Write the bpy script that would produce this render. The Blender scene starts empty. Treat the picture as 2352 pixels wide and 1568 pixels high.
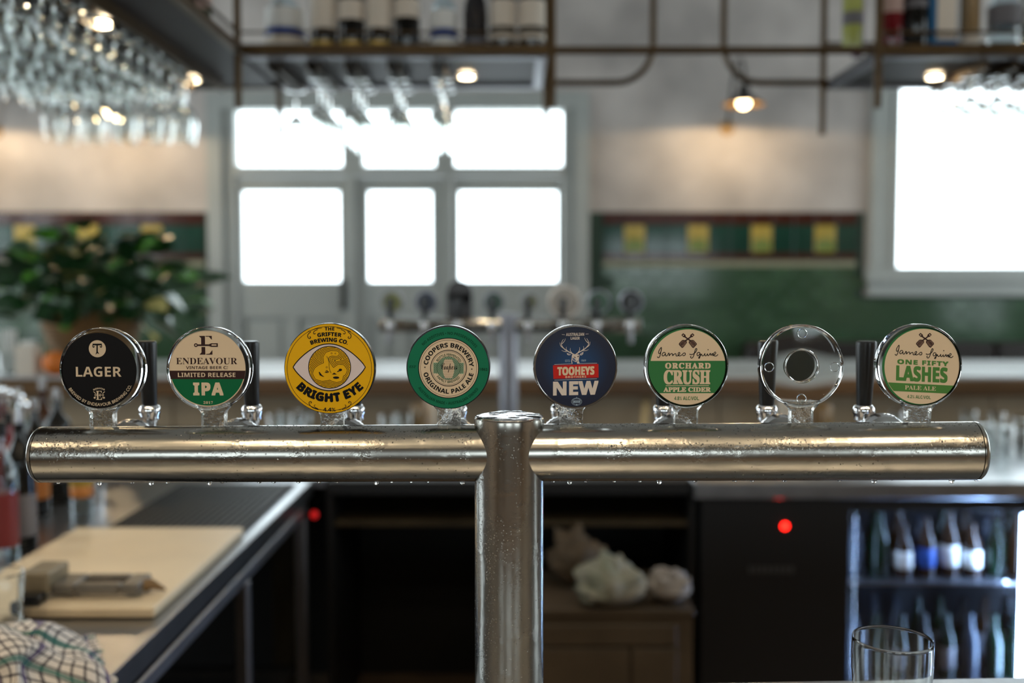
import bpy, math, random
from mathutils import Vector, Matrix, noise
from mathutils.geometry import tessellate_polygon
random.seed(7)
sc = bpy.context.scene
COL = sc.collection
pi = math.pi

# ------------------------------------------------------------------ camera
CAMZ = 1.545
PITCH = math.radians(3.18)
F = 35 / 36 * 2352.0
cd = bpy.data.cameras.new('camera')
cam = bpy.data.objects.new('camera', cd)
COL.objects.link(cam)
cam.location = (0, 0, CAMZ)
cam.rotation_euler = (pi / 2 - PITCH, 0, 0)
cd.lens = 35; cd.sensor_width = 36; cd.clip_start = 0.02
cd.dof.use_dof = True
cd.dof.focus_distance = 1.085
cd.dof.aperture_fstop = 2.3
sc.camera = cam

def P(px, py, Y):
    """world point seen at pixel (px, py) standing at world distance Y"""
    x = (px - 1176) / F; y = -(py - 784) / F
    dy = math.cos(PITCH) + y * math.sin(PITCH)
    dz = -math.sin(PITCH) + y * math.cos(PITCH)
    t = Y / dy
    return Vector((x * t, Y, CAMZ + dz * t))
def PZ(px, py, z):
    """point seen at a pixel lying on the horizontal plane z"""
    x = (px - 1176) / F; y = -(py - 784) / F
    dy = math.cos(PITCH) + y * math.sin(PITCH)
    dz = -math.sin(PITCH) + y * math.cos(PITCH)
    t = (z - CAMZ) / dz
    return Vector((x * t, dy * t, z))

# ------------------------------------------------------------------ world, exposure
w = bpy.data.worlds.new('overcast_daylight'); sc.world = w; w.use_nodes = True
bg = w.node_tree.nodes['Background']
bg.inputs[0].default_value = (0.86, 0.95, 1.0, 1)
bg.inputs[1].default_value = 4.2
sc.view_settings.view_transform = 'Standard'
sc.view_settings.look = 'None'
sc.view_settings.gamma = 1
sc.view_settings.use_curve_mapping = False
sc.view_settings.exposure = 0.5
cy = sc.cycles
cy.max_bounces = 14; cy.diffuse_bounces = 3; cy.glossy_bounces = 4
cy.transmission_bounces = 14; cy.transparent_max_bounces = 24
cy.caustics_refractive = False; cy.caustics_reflective = False
cy.sample_clamp_indirect = 30
cy.use_adaptive_sampling = False
cy.use_denoising = True

def area(name, loc, rot, sx, sy, power, color, portal=False, disk=False, spread=pi):
    l = bpy.data.lights.new(name, 'AREA')
    l.shape = 'DISK' if disk else 'RECTANGLE'; l.size = sx
    if not disk: l.size_y = sy
    l.energy = power; l.color = color; l.spread = spread
    o = bpy.data.objects.new(name, l); COL.objects.link(o)
    o.location = loc; o.rotation_euler = rot
    if portal: l.cycles.is_portal = True
    return o
# daylight portals in the window openings
def portal(x0, x1, z0, z1, y, back=True):
    area('daylight_portal', ((x0 + x1) / 2, y, (z0 + z1) / 2), (pi / 2 if not back else -pi / 2, 0, 0) , x1 - x0, z1 - z0, 1, (1, 1, 1), portal=True)

# ------------------------------------------------------------------ materials
MATS = {}
def mat(name, col, rough=0.5, metal=0.0, var=0.0, vscale=8, bump=0.0, bscale=60, stretch=(1, 1, 1), coat=0.0, emit=None, es=0, trans=0.0, ior=1.45, var2=None, aniso=0, spec=0.5):
    if name in MATS: return MATS[name]
    m = bpy.data.materials.new(name); m.use_nodes = True
    nt = m.node_tree; b = nt.nodes['Principled BSDF']
    b.inputs['Base Color'].default_value = (*col, 1)
    b.inputs['Roughness'].default_value = rough
    b.inputs['Metallic'].default_value = metal
    b.inputs['IOR'].default_value = ior
    b.inputs['Specular IOR Level'].default_value = spec
    b.inputs['Coat Weight'].default_value = coat
    b.inputs['Coat Roughness'].default_value = 0.04
    b.inputs['Transmission Weight'].default_value = trans
    b.inputs['Anisotropic'].default_value = aniso
    if emit:
        b.inputs['Emission Color'].default_value = (*emit, 1)
        b.inputs['Emission Strength'].default_value = es
    if var or bump:
        tc = nt.nodes.new('ShaderNodeTexCoord'); mp = nt.nodes.new('ShaderNodeMapping')
        nt.links.new(tc.outputs['Object'], mp.inputs[0]); mp.inputs['Scale'].default_value = stretch
    if var:
        n = nt.nodes.new('ShaderNodeTexNoise'); n.inputs['Scale'].default_value = vscale; n.inputs['Detail'].default_value = 5
        r = nt.nodes.new('ShaderNodeValToRGB')
        c2 = var2 or tuple(max(0, c * (1 - var)) for c in col)
        c3 = col if var2 else tuple(min(1, c * (1 + var)) for c in col)
        r.color_ramp.elements[0].position = 0.3; r.color_ramp.elements[1].position = 0.7
        r.color_ramp.elements[0].color = (*c2, 1); r.color_ramp.elements[1].color = (*c3, 1)
        nt.links.new(mp.outputs[0], n.inputs['Vector']); nt.links.new(n.outputs[0], r.inputs[0])
        nt.links.new(r.outputs[0], b.inputs['Base Color'])
    if bump:
        n2 = nt.nodes.new('ShaderNodeTexNoise'); n2.inputs['Scale'].default_value = bscale; n2.inputs['Detail'].default_value = 4
        bp = nt.nodes.new('ShaderNodeBump'); bp.inputs['Strength'].default_value = bump; bp.inputs['Distance'].default_value = 0.002
        nt.links.new(mp.outputs[0], n2.inputs['Vector']); nt.links.new(n2.outputs[0], bp.inputs['Height']); nt.links.new(bp.outputs[0], b.inputs['Normal'])
    MATS[name] = m
    return m
def thin_glass(name, tint=(0.96, 0.98, 0.98), refl=0.6, blend=0.35, rough=0.03):
    if name in MATS: return MATS[name]
    m = bpy.data.materials.new(name); m.use_nodes = True; nt = m.node_tree
    nt.nodes.remove(nt.nodes['Principled BSDF'])
    t = nt.nodes.new('ShaderNodeBsdfTransparent'); t.inputs[0].default_value = (*tint, 1)
    g = nt.nodes.new('ShaderNodeBsdfGlossy'); g.inputs['Roughness'].default_value = rough
    lw = nt.nodes.new('ShaderNodeLayerWeight'); lw.inputs[0].default_value = blend
    mu = nt.nodes.new('ShaderNodeMath'); mu.operation = 'MULTIPLY'; mu.inputs[1].default_value = refl
    ad = nt.nodes.new('ShaderNodeMath'); ad.operation = 'ADD'; ad.inputs[1].default_value = 0.03; ad.use_clamp = True
    mx = nt.nodes.new('ShaderNodeMixShader')
    nt.links.new(lw.outputs['Facing'], mu.inputs[0]); nt.links.new(mu.outputs[0], ad.inputs[0]); nt.links.new(ad.outputs[0], mx.inputs[0])
    nt.links.new(t.outputs[0], mx.inputs[1]); nt.links.new(g.outputs[0], mx.inputs[2])
    nt.links.new(mx.outputs[0], nt.nodes['Material Output'].inputs[0])
    MATS[name] = m
    return m

def steel(name, stretch, col=(0.37, 0.355, 0.32), rough=0.2):
    """brushed wet stainless: fine streaks along one axis and a rippled water film"""
    m = bpy.data.materials.new(name); m.use_nodes = True; nt = m.node_tree; b = nt.nodes['Principled BSDF']
    b.inputs['Metallic'].default_value = 1
    tc = nt.nodes.new('ShaderNodeTexCoord'); mp = nt.nodes.new('ShaderNodeMapping'); mp.inputs['Scale'].default_value = stretch
    nt.links.new(tc.outputs['Object'], mp.inputs[0])
    n = nt.nodes.new('ShaderNodeTexNoise'); n.inputs['Scale'].default_value = 60; n.inputs['Detail'].default_value = 6
    nt.links.new(mp.outputs[0], n.inputs['Vector'])
    r = nt.nodes.new('ShaderNodeValToRGB'); r.color_ramp.elements[0].position = .3; r.color_ramp.elements[1].position = .7
    r.color_ramp.elements[0].color = (*[c * .82 for c in col], 1); r.color_ramp.elements[1].color = (*[min(1, c * 1.12) for c in col], 1)
    nt.links.new(n.outputs[0], r.inputs[0]); nt.links.new(r.outputs[0], b.inputs['Base Color'])
    mr = nt.nodes.new('ShaderNodeMapRange'); mr.inputs['To Min'].default_value = rough * .75; mr.inputs['To Max'].default_value = rough * 1.3
    nt.links.new(n.outputs[0], mr.inputs[0]); nt.links.new(mr.outputs[0], b.inputs['Roughness'])
    w1 = nt.nodes.new('ShaderNodeTexNoise'); w1.inputs['Scale'].default_value = 260; w1.inputs['Detail'].default_value = 2
    w2 = nt.nodes.new('ShaderNodeTexNoise'); w2.inputs['Scale'].default_value = 28
    nt.links.new(tc.outputs['Object'], w1.inputs['Vector']); nt.links.new(tc.outputs['Object'], w2.inputs['Vector'])
    rr = nt.nodes.new('ShaderNodeValToRGB'); rr.color_ramp.elements[0].position = .5; rr.color_ramp.elements[1].position = .68
    nt.links.new(w2.outputs[0], rr.inputs[0])
    mm = nt.nodes.new('ShaderNodeMath'); mm.operation = 'MULTIPLY'
    nt.links.new(w1.outputs[0], mm.inputs[0]); nt.links.new(rr.outputs[0], mm.inputs[1])
    a2 = nt.nodes.new('ShaderNodeMath'); a2.operation = 'MULTIPLY_ADD'; a2.inputs[1].default_value = .18
    nt.links.new(n.outputs[0], a2.inputs[0]); nt.links.new(mm.outputs[0], a2.inputs[2])
    bp = nt.nodes.new('ShaderNodeBump'); bp.inputs['Strength'].default_value = .35; bp.inputs['Distance'].default_value = .0012
    nt.links.new(a2.outputs[0], bp.inputs['Height']); nt.links.new(bp.outputs[0], b.inputs['Normal'])
    MATS[name] = m
    return m

M_PLASTER = mat('mottled_plaster', (0.53, 0.485, 0.455), 0.85, var=.28, vscale=1.8, bump=.3, bscale=20)
M_CEIL = mat('ceiling_paint', (0.68, 0.67, 0.65), 0.9, var=.05)
M_FLOOR = mat('dark_timber_floor', (0.13, 0.09, 0.06), 0.45, var=.3, vscale=5, stretch=(1, .1, 1))
M_FRAME = mat('grey_green_paint', (0.42, 0.44, 0.42), 0.5, var=.06, vscale=3)
M_PANE = thin_glass('window_pane_glass', (0.97, 0.99, 0.99), .5, .2)
M_TG = mat('green_glazed_tile', (0.045, 0.095, 0.05), 0.12, var=.28, vscale=3, bump=.15, bscale=9)
M_TG2 = mat('green_glazed_tile_light', (0.06, 0.12, 0.065), 0.12, var=.28, vscale=3, bump=.15, bscale=9)
M_TD = mat('dark_green_glazed_tile', (0.012, 0.05, 0.035), 0.1, var=.3, vscale=4)
M_TM = mat('maroon_glazed_tile', (0.055, 0.017, 0.011), 0.12, var=.3, vscale=4)
M_TC = mat('cream_rope_tile', (0.36, 0.35, 0.24), 0.25, var=.15)
M_TY = mat('yellow_relief', (0.42, 0.32, 0.06), 0.2, var=.15, vscale=20)
M_TGR = mat('olive_relief', (0.20, 0.26, 0.06), 0.2, var=.15, vscale=20)
M_GROUT = mat('dark_grout', (0.05, 0.055, 0.045), 0.9)
M_BRONZE = mat('dark_bronze_tube', (0.085, 0.05, 0.018), 0.38, metal=.6, var=.2, vscale=12)
M_SHELF = mat('dark_shelf_board', (0.04, 0.032, 0.036), 0.5, var=.15, vscale=7)
M_LIP = mat('satin_steel_lip', (0.30, 0.30, 0.34), 0.4, metal=1)
M_STEEL_B = steel('brushed_wet_steel_beam', (.06, 1, 1))
M_STEEL_C = steel('brushed_wet_steel_column', (1, 1, .06))
M_STEEL = mat('worktop_steel', (0.36, 0.37, 0.39), 0.3, metal=1, var=.1, vscale=14, bump=.1, bscale=90)
M_STEELD = mat('dull_frame_steel', (0.30, 0.30, 0.33), 0.4, metal=1, var=.1, vscale=9)
M_CHROME = mat('chrome', (0.82, 0.83, 0.85), 0.06, metal=1)
M_KNURL = mat('satin_knurled_chrome', (0.62, 0.62, 0.63), 0.22, metal=1)
M_BLK = mat('gloss_black_handle', (0.008, 0.008, 0.009), 0.28, var=.2, vscale=30)
M_BLKM = mat('matt_black_panel', (0.006, 0.006, 0.007), 0.6)
M_ACR = mat('clear_acrylic', (0.97, 0.98, 0.97), 0.02, trans=1, ior=1.47)
M_ACRW = mat('scuffed_clear_acrylic', (0.95, 0.94, 0.90), 0.06, trans=1, ior=1.44, bump=.35, bscale=150)
M_WATER = mat('water', (1, 1, 1), 0.0, trans=1, ior=1.33)
M_GLASS = mat('clear_glass', (0.97, 0.99, 0.98), 0.0, trans=1, ior=1.47)
M_TGLASS = thin_glass('stemware_glass', (0.93, 0.95, 0.95), .75, .45)
M_FGLASS = thin_glass('fridge_door_glass', (0.95, 0.97, 1), .12, .2)
M_WOOD = mat('varnished_brown_wood', (0.16, 0.085, 0.035), 0.3, var=.35, vscale=5, stretch=(.2, 1, 3))
M_STONE = mat('pale_stone_top', (0.66, 0.68, 0.70), 0.22, var=.06, vscale=6)
M_WOODL = mat('amber_wood_panel', (0.50, 0.38, 0.25), 0.42, var=.2, vscale=3, stretch=(1, 1, .25))
M_CREAM = mat('cream_board', (0.80, 0.67, 0.48), 0.42, var=.05, vscale=6, bump=.1, bscale=50)
M_RUBBER = mat('black_rubber_mat', (0.014, 0.016, 0.018), 0.5, bump=.4, bscale=120)
M_LEAF = mat('dark_green_leaf', (0.022, 0.075, 0.022), 0.32, var=.45, vscale=9)
M_LEAFB = mat('bright_green_leaf', (0.10, 0.30, 0.03), 0.35, var=.3, vscale=9)
M_LEAFY = mat('pale_yellow_leaf', (0.60, 0.52, 0.18), 0.4, var=.15, vscale=9)
M_BASKET = mat('brown_wicker', (0.20, 0.105, 0.035), 0.6, var=.35, vscale=40, stretch=(1, 1, 4))
M_LAMP = mat('dark_enamel', (0.02, 0.018, 0.015), 0.35)
M_LAMPI = mat('cream_enamel_lining', (0.38, 0.23, 0.09), 0.4)
M_BULB = mat('warm_bulb', (1, .8, .5), .4, emit=(1, .72, .38), es=14)
M_DL = mat('downlight_glow', (1, .9, .7), .4, emit=(1, .80, .50), es=40)
M_WHITE = mat('off_white', (0.75, 0.74, 0.72), 0.5, var=.04)

# ------------------------------------------------------------------ mesh builder
class MB:
    def __init__(s): s.v = []; s.f = []
    def add(s, v, f):
        o = len(s.v); s.v += [tuple(a) for a in v]; s.f += [tuple(i + o for i in q) for q in f]; return s
    def box(s, x0, x1, y0, y1, z0, z1, b=0.0):
        if b <= 0:
            v = [(x, y, z) for x in (x0, x1) for y in (y0, y1) for z in (z0, z1)]
            return s.add(v, [(0, 1, 3, 2), (4, 6, 7, 5), (0, 4, 5, 1), (2, 3, 7, 6), (0, 2, 6, 4), (1, 5, 7, 3)])
        b = min(b, (x1 - x0) / 2.01, (y1 - y0) / 2.01, (z1 - z0) / 2.01)
        v = []; lo = (x0, y0, z0); hi = (x1, y1, z1)
        idx = {}
        for sx in (0, 1):
            for sy in (0, 1):
                for sz in (0, 1):
                    for ax in range(3):
                        p = []
                        for k, sgn in enumerate((sx, sy, sz)):
                            e = hi[k] if sgn else lo[k]
                            if k != ax: e += -b if sgn else b
                            p.append(e)
                        idx[(sx, sy, sz, ax)] = len(v); v.append(p)
        f = []
        for ax in range(3):
            o = [k for k in range(3) if k != ax]
            for sg in (0, 1):
                q = []
                for a, c in ((0, 0), (1, 0), (1, 1), (0, 1)):
                    k = [0, 0, 0]; k[ax] = sg; k[o[0]] = a; k[o[1]] = c
                    q.append(idx[(*k, ax)])
                f.append(tuple(q))
        for ax in range(3):
            o = [k for k in range(3) if k != ax]
            for a in (0, 1):
                for c in (0, 1):
                    k0 = [0, 0, 0]; k1 = [0, 0, 0]; k1[ax] = 1
                    for k in (k0, k1): k[o[0]] = a; k[o[1]] = c
                    f.append((idx[(*k0, o[0])], idx[(*k1, o[0])], idx[(*k1, o[1])], idx[(*k0, o[1])]))
        for sx in (0, 1):
            for sy in (0, 1):
                for sz in (0, 1):
                    f.append(tuple(idx[(sx, sy, sz, a)] for a in range(3)))
        return s.add(v, f)
    def lathe(s, prof, n=24, axis='z', c=(0, 0, 0), closed=False):
        v = []; f = []; m = len(prof)
        for r, z in prof:
            for k in range(n):
                a = 2 * pi * k / n
                p = (r * math.cos(a), r * math.sin(a), z)
                if axis == 'y': p = (p[0], z, -p[1]) if False else (p[0], p[2], p[1])
                if axis == 'x': p = (p[2], p[0], p[1])
                v.append((p[0] + c[0], p[1] + c[1], p[2] + c[2]))
        rng = range(m) if closed else range(m - 1)
        for i in rng:
            j = (i + 1) % m
            for k in range(n):
                k2 = (k + 1) % n
                f.append((i * n + k, i * n + k2, j * n + k2, j * n + k))
        if not closed:
            if prof[0][0] > 1e-6: f.append(tuple(range(n - 1, -1, -1)))
            if prof[-1][0] > 1e-6: f.append(tuple(range((m - 1) * n, m * n)))
        return s.add(v, f)
    def tube(s, pts, r, n=8, cap=True, rad=None):
        pts = [Vector(p) for p in pts]; v = []; f = []
        up = None
        for i, p in enumerate(pts):
            a = pts[max(0, i - 1)]; b = pts[min(len(pts) - 1, i + 1)]
            d = (b - a).normalized()
            if up is None:
                up = Vector((0, 0, 1)) if abs(d.z) < .9 else Vector((0, 1, 0))
            e1 = d.cross(up).normalized(); e2 = e1.cross(d).normalized(); up = e2
            rr = rad[i] if rad else r
            for k in range(n):
                t = 2 * pi * (k + .5) / n
                v.append(p + (e1 * math.cos(t) + e2 * math.sin(t)) * rr)
        for i in range(len(pts) - 1):
            for k in range(n):
                k2 = (k + 1) % n
                f.append((i * n + k, i * n + k2, (i + 1) * n + k2, (i + 1) * n + k))
        if cap:
            f.append(tuple(range(n - 1, -1, -1))); f.append(tuple(range((len(pts) - 1) * n, len(pts) * n)))
        return s.add(v, f)
    def sphere(s, c, r, n=12, m=8, sc_=(1, 1, 1)):
        prof = [(max(1e-7, r * math.sin(pi * i / m)), r * -math.cos(pi * i / m)) for i in range(m + 1)]
        t = MB().lathe(prof, n)
        return s.add([(a * sc_[0] + c[0], b * sc_[1] + c[1], d * sc_[2] + c[2]) for a, b, d in t.v], t.f)
    def xf(s, M):
        s.v = [tuple(M @ Vector(p)) for p in s.v]; return s
    def shift(s, d):
        s.v = [(a + d[0], b + d[1], c + d[2]) for a, b, c in s.v]; return s
    def mesh(s, name, m, smooth=True, ang=35):
        me = bpy.data.meshes.new(name); me.from_pydata(s.v, [], s.f)
        import bmesh
        bm = bmesh.new(); bm.from_mesh(me); bmesh.ops.remove_doubles(bm, verts=bm.verts, dist=1e-7)
        bmesh.ops.recalc_face_normals(bm, faces=bm.faces); bm.to_mesh(me); bm.free()
        if m: me.materials.append(m)
        if smooth:
            for p in me.polygons: p.use_smooth = True
            me.set_sharp_from_angle(angle=math.radians(ang))
        return me
    def build(s, name, m, parent=None, smooth=True, ang=35, loc=None):
        o = bpy.data.objects.new(name, s.mesh(name, m, smooth, ang)); COL.objects.link(o)
        if parent: o.parent = parent
        if loc is not None: o.location = loc
        return o
def tag(o, label=None, cat=None, group=None, kind=None):
    if label: o['label'] = label
    if cat: o['category'] = cat
    if group: o['group'] = group
    if kind: o['kind'] = kind
    return o
def thing(name, loc, label, cat, group=None, rz=0):
    o = bpy.data.objects.new(name, None); COL.objects.link(o); o.location = loc; o.rotation_euler = (0, 0, rz)
    o.empty_display_size = .02
    return tag(o, label, cat, group)
def struct(name, mb, m, parent=None, smooth=False):
    o = mb.build(name, m, parent, smooth)
    if not parent: o['kind'] = 'structure'
    return o
def obj(name, mesh, parent=None, loc=None):
    o = bpy.data.objects.new(name, mesh); COL.objects.link(o)
    if parent: o.parent = parent
    if loc is not None: o.location = loc
    return o
ORD = ['first', 'second', 'third', 'fourth', 'fifth', 'sixth', 'seventh', 'eighth', 'ninth', 'tenth', 'eleventh', 'twelfth', 'thirteenth', 'fourteenth', 'fifteenth', 'sixteenth', 'seventeenth', 'eighteenth', 'nineteenth', 'twentieth', 'twenty-first']
def copy_tree(o, parent=None):
    c = o.copy(); COL.objects.link(c)
    if parent: c.parent = parent
    for ch in [x for x in bpy.data.objects if x.parent == o]: copy_tree(ch, c)
    return c

# ================================================================== ROOM
YB = 7.0
XL, XR, YF, ZC = -4.2, 5.2, -4.2, 3.95
def wx(px): return P(px, 657, YB).x
def wz(py): return P(1176, py, YB).z
struct('floor', MB().box(XL - .2, XR + .2, YF - .2, YB + .3, -.1, 0), M_FLOOR)
struct('ceiling', MB().box(XL - .2, XR + .2, YF - .2, YB + .3, ZC, ZC + .12), M_CEIL)
def side_wall(nm, x0, x1, xin, added_wins, n0):  # side windows are unseen, added so daylight brightens the back wall and doors
    mb = MB(); ys = [YF] + [a for p in added_wins for a in p] + [YB]; z0, z1 = 1.0, 3.0
    for i in range(0, len(ys), 2): mb.box(x0, x1, ys[i], ys[i + 1], 0, ZC)
    for a, b in added_wins: mb.box(x0, x1, a, b, 0, z0); mb.box(x0, x1, a, b, z1, ZC)
    struct(nm, mb, M_PLASTER); t = .06
    for i, (a, b) in enumerate(added_wins):
        f_ = MB(); xa, xb = x0 + .06, x1 - .06
        f_.box(xa, xb, a, b, z0, z0 + t); f_.box(xa, xb, a, b, z1 - t, z1); f_.box(xa, xb, a, a + t, z0 + t, z1 - t); f_.box(xa, xb, b - t, b, z0 + t, z1 - t); f_.box(xa, xb, (a + b) / 2 - .025, (a + b) / 2 + .025, z0 + t, z1 - t)
        wn = struct('window_%d' % (n0 + i), f_, M_FRAME)
        MB().box((xa + xb) / 2 - .003, (xa + xb) / 2 + .003, a + t, b - t, z0 + t, z1 - t).build('pane', M_PANE, wn, False)
        area('daylight_portal', (xin, (a + b) / 2, (z0 + z1) / 2), (0, (-pi / 2 if xin < 0 else pi / 2), 0), z1 - z0, b - a, 1, (1, 1, 1), portal=True)
side_wall('wall_left', XL - .2, XL, XL + .01, [(1.6, 3.4), (4.4, 6.2)], 6)
side_wall('wall_right', XR, XR + .2, XR - .01, [(1.6, 3.4), (4.4, 6.2)], 8)
DX0, DX1, DZ1 = wx(482), wx(1352), wz(212)        # door opening with casing
WX0, WX1, WZ0, WZ1 = wx(1992), wx(2760), wz(678), wz(150)
mb = MB()
mb.box(XL, DX0, YB, YB + .25, 0, ZC); mb.box(DX0, DX1, YB, YB + .25, DZ1, ZC)
mb.box(DX1, WX0, YB, YB + .25, 0, ZC); mb.box(WX0, WX1, YB, YB + .25, 0, WZ0); mb.box(WX0, WX1, YB, YB + .25, WZ1, ZC)
mb.box(WX1, XR, YB, YB + .25, 0, ZC)
wall_back = struct('wall_back', mb, M_PLASTER)
# wall behind the camera with its windows (daylight from the street side)
mb = MB(); fw = [(-3.4, -1.7), (-.9, .8), (1.7, 3.6)]; fz0, fz1 = 1.38, 2.45
xs = [XL] + [a for p in fw for a in p] + [XR]
for i in range(0, len(xs), 2): mb.box(xs[i], xs[i + 1], YF - .2, YF, 0, ZC)
for a, b in fw: mb.box(a, b, YF - .2, YF, 0, fz0); mb.box(a, b, YF - .2, YF, fz1, ZC)
struct('wall_front', mb, mat('dark_timber_lining', (.085, .075, .065), .5, var=.3, vscale=4))
for i, (a, b) in enumerate(fw):
    fr = MB(); t = .06
    fr.box(a, b, YF - .12, YF - .05, fz0, fz0 + t); fr.box(a, b, YF - .12, YF - .05, fz1 - t, fz1)
    fr.box(a, a + t, YF - .12, YF - .05, fz0 + t, fz1 - t); fr.box(b - t, b, YF - .12, YF - .05, fz0 + t, fz1 - t)
    fr.box((a + b) / 2 - .025, (a + b) / 2 + .025, YF - .12, YF - .05, fz0 + t, fz1 - t)
    wn = struct('window_%d' % (i + 3), fr, M_FRAME)
    MB().box(a + t, b - t, YF - .09, YF - .084, fz0 + t, fz1 - t).build('pane', M_PANE, wn, False)
    portal(a, b, fz0, fz1, YF - .01, back=False)

# ---- door set: casing, transoms, three glazed leaves
mb = MB(); y0, y1 = YB - .04, YB + .12
def rb(mb, px0, px1, py0, py1, ya, yb, b=.004):   # a box on the back wall given in pixels, top py0 < bottom py1
    mb.box(wx(px0), wx(px1), ya, yb, max(0.0, wz(py1)), wz(py0), b)
rb(mb, 482, 518, 212, 1700, y0, y1); rb(mb, 519, 545, 213, 1700, y0 + .03, y1)
rb(mb, 1318, 1352, 212, 1700, y0, y1); rb(mb, 1291, 1317, 213, 1700, y0 + .03, y1)
rb(mb, 518, 1318, 212, 252, y0, y1)
rb(mb, 545, 1291, 382, 404, y0 + .01, y1)
rb(mb, 789, 836, 252, 382, y0 + .02, y1); rb(mb, 1000, 1045, 252, 382, y0 + .02, y1)
rb(mb, 800, 818, 404, 1700, y0 + .01, y1); rb(mb, 1022, 1040, 404, 1700, y0 + .01, y1)
casing = struct('door_frame', mb, M_FRAME)
for a, b in ((546, 789), (836, 1000), (1045, 1289)):
    p = MB(); rb(p, a, b, 252, 382, YB + .05, YB + .056, 0); p.build('pane', M_PANE, casing, False)
leaves = [(547, 799, 558, 780), (819, 1021, 846, 991), (1041, 1290, 1055, 1280)]
for i, (a, b, pa, pb) in enumerate(leaves):
    mb = MB(); ya, yb = YB + .01, YB + .06
    rb(mb, a, pa, 406, 1690, ya, yb); rb(mb, pb, b, 406, 1690, ya, yb)
    rb(mb, pa, pb, 406, 439, ya, yb); rb(mb, pa, pb, 646, 730, ya, yb); rb(mb, pa, pb, 1030, 1110, ya, yb); rb(mb, pa, pb, 1560, 1690, ya, yb)
    mid = (pa + pb) / 2
    rb(mb, mid - 16, mid + 16, 730, 1030, ya, yb)
    d = struct('door_%d' % (i + 1), mb, M_FRAME)
    p = MB(); rb(p, pa, pb, 439, 646, ya + .02, ya + .026, 0); p.build('pane', M_PANE, d, False)
    for q0, q1 in ((pa, mid - 16), (mid + 16, pb)):
        p = MB(); rb(p, q0, q1, 730, 1030, ya + .02, yb - .01); rb(p, q0 + 12, q1 - 12, 742, 1018, ya + .008, ya + .03, .006); p.build('panel', M_FRAME, d, False)
    p = MB(); rb(p, pa, pb, 1110, 1560, ya + .02, yb - .01); p.build('panel', M_FRAME, d, False)
    if i == 0:
        h = MB(); hx = wx(788)
        h.tube([(hx, ya - .0, wz(706)), (hx, ya - .05, wz(702)), (hx, ya - .055, wz(675)), (hx, ya - .05, wz(646)), (hx, ya, wz(642))], .011, 8)
        h.box(hx - .02, hx + .02, ya - .006, ya, wz(712), wz(638), .003)
        h.build('handle', M_LAMP, d)
for a, b, t, u in ((546, 1289, 255, 381), (558, 780, 440, 645), (846, 991, 440, 645), (1055, 1280, 440, 645)):
    portal(wx(a), wx(b), wz(u), wz(t), YB + .005)
# ---- right-hand window
mb = MB()
rb(mb, 1992, 2052, 152, 614, YB - .05, YB + .1); rb(mb, 2700, 2760, 152, 614, YB - .05, YB + .1)
rb(mb, 1992, 2760, 150, 198, YB - .05, YB + .1)
rb(mb, 1984, 2768, 614, 648, YB - .07, YB + .1); rb(mb, 1990, 2762, 648, 680, YB - .045, YB + .1)
rb(mb, 2036, 2053, 190, 614, YB - .065, YB + .1)
wn = struct('window_1', mb, M_FRAME)
p = MB(); rb(p, 2053, 2700, 198, 614, YB + .05, YB + .056, 0); p.build('pane', M_PANE, wn, False)
portal(wx(2053), wx(2700), wz(614), wz(198), YB + .005)

# ---- glazed tile dado, tile by tile
tw, th = .148, (wz(613) - wz(637.5))
g = .0035
def tile_mesh(name, w_, h_, m, d=.012):
    return MB().box(g / 2, w_ - g / 2, -d, 0, g / 2, h_ - g / 2, .003).mesh(name, m, False)
meshes = {'sub': tile_mesh('tile', tw, th, M_TG), 'sub2': tile_mesh('tile', tw, th, M_TG2)}
h_m = wz(487) - wz(517); h_f = wz(517) - wz(580); h_l = wz(580) - wz(596); h_r = wz(598) - wz(613)
meshes['m'] = tile_mesh('tile', tw, h_m, M_TM, .016); meshes['f'] = tile_mesh('tile', tw, h_f, M_TD, .012)
meshes['l'] = tile_mesh('tile', tw, h_l, M_TM, .02)
rope = MB()
for k in range(6):
    rope.sphere((tw * (k + .5) / 6, -.008, h_r / 2), .011, 8, 6, (1.1, .8, 1.1))
rope.box(g / 2, tw - g / 2, -.008, 0, .002, h_r - .002)
meshes['r'] = rope.mesh('tile', M_TC)
fl = MB().box(g / 2, tw - g / 2, -.012, 0, g / 2, h_f - g / 2, .003)
meshes['fy'] = fl.mesh('tile', M_TY, False)
# flower relief: yellow fan above, olive leaves below
rel = MB()
for k in range(7):
    a = math.radians(-75 + 25 * k + 0)
    rel.sphere((tw / 2 + math.sin(a) * .035, -.014, h_f * .5 + math.cos(a) * .045), .017, 8, 6, (1, .4, 1.4))
meshes['rel'] = rel.mesh('flower_relief', M_TY)
rel = MB().box(.012, tw - .012, -.017, -.012, .008, h_f * .42, .003)
for k in (-1, 0, 1): rel.sphere((tw / 2 + k * .03, -.017, h_f * .34), .018, 8, 6, (.8, .35, 2.0))
meshes['relg'] = rel.mesh('leaf_relief', M_TGR)
ntile = [0]; stuff = MB(); stuffd = MB(); stuffg = MB()
def put(key, x, z, px_vis=True):
    if px_vis and ntile[0] < 298:
        ntile[0] += 1
        return obj('tile', meshes[key], wall_back, (x, YB - .002, z))
    me = meshes[key]
    o = stuff if key in ('sub', 'sub2') else (stuffg if key in ('f', 'fy') else stuffd)
    h = {'sub': th, 'sub2': th, 'm': h_m, 'f': h_f, 'l': h_l, 'r': h_r, 'fy': h_f}[key]
    o.box(x + g / 2, x + tw - g / 2, YB - .014, YB - .002, z + g / 2, z + h - g / 2)
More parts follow.
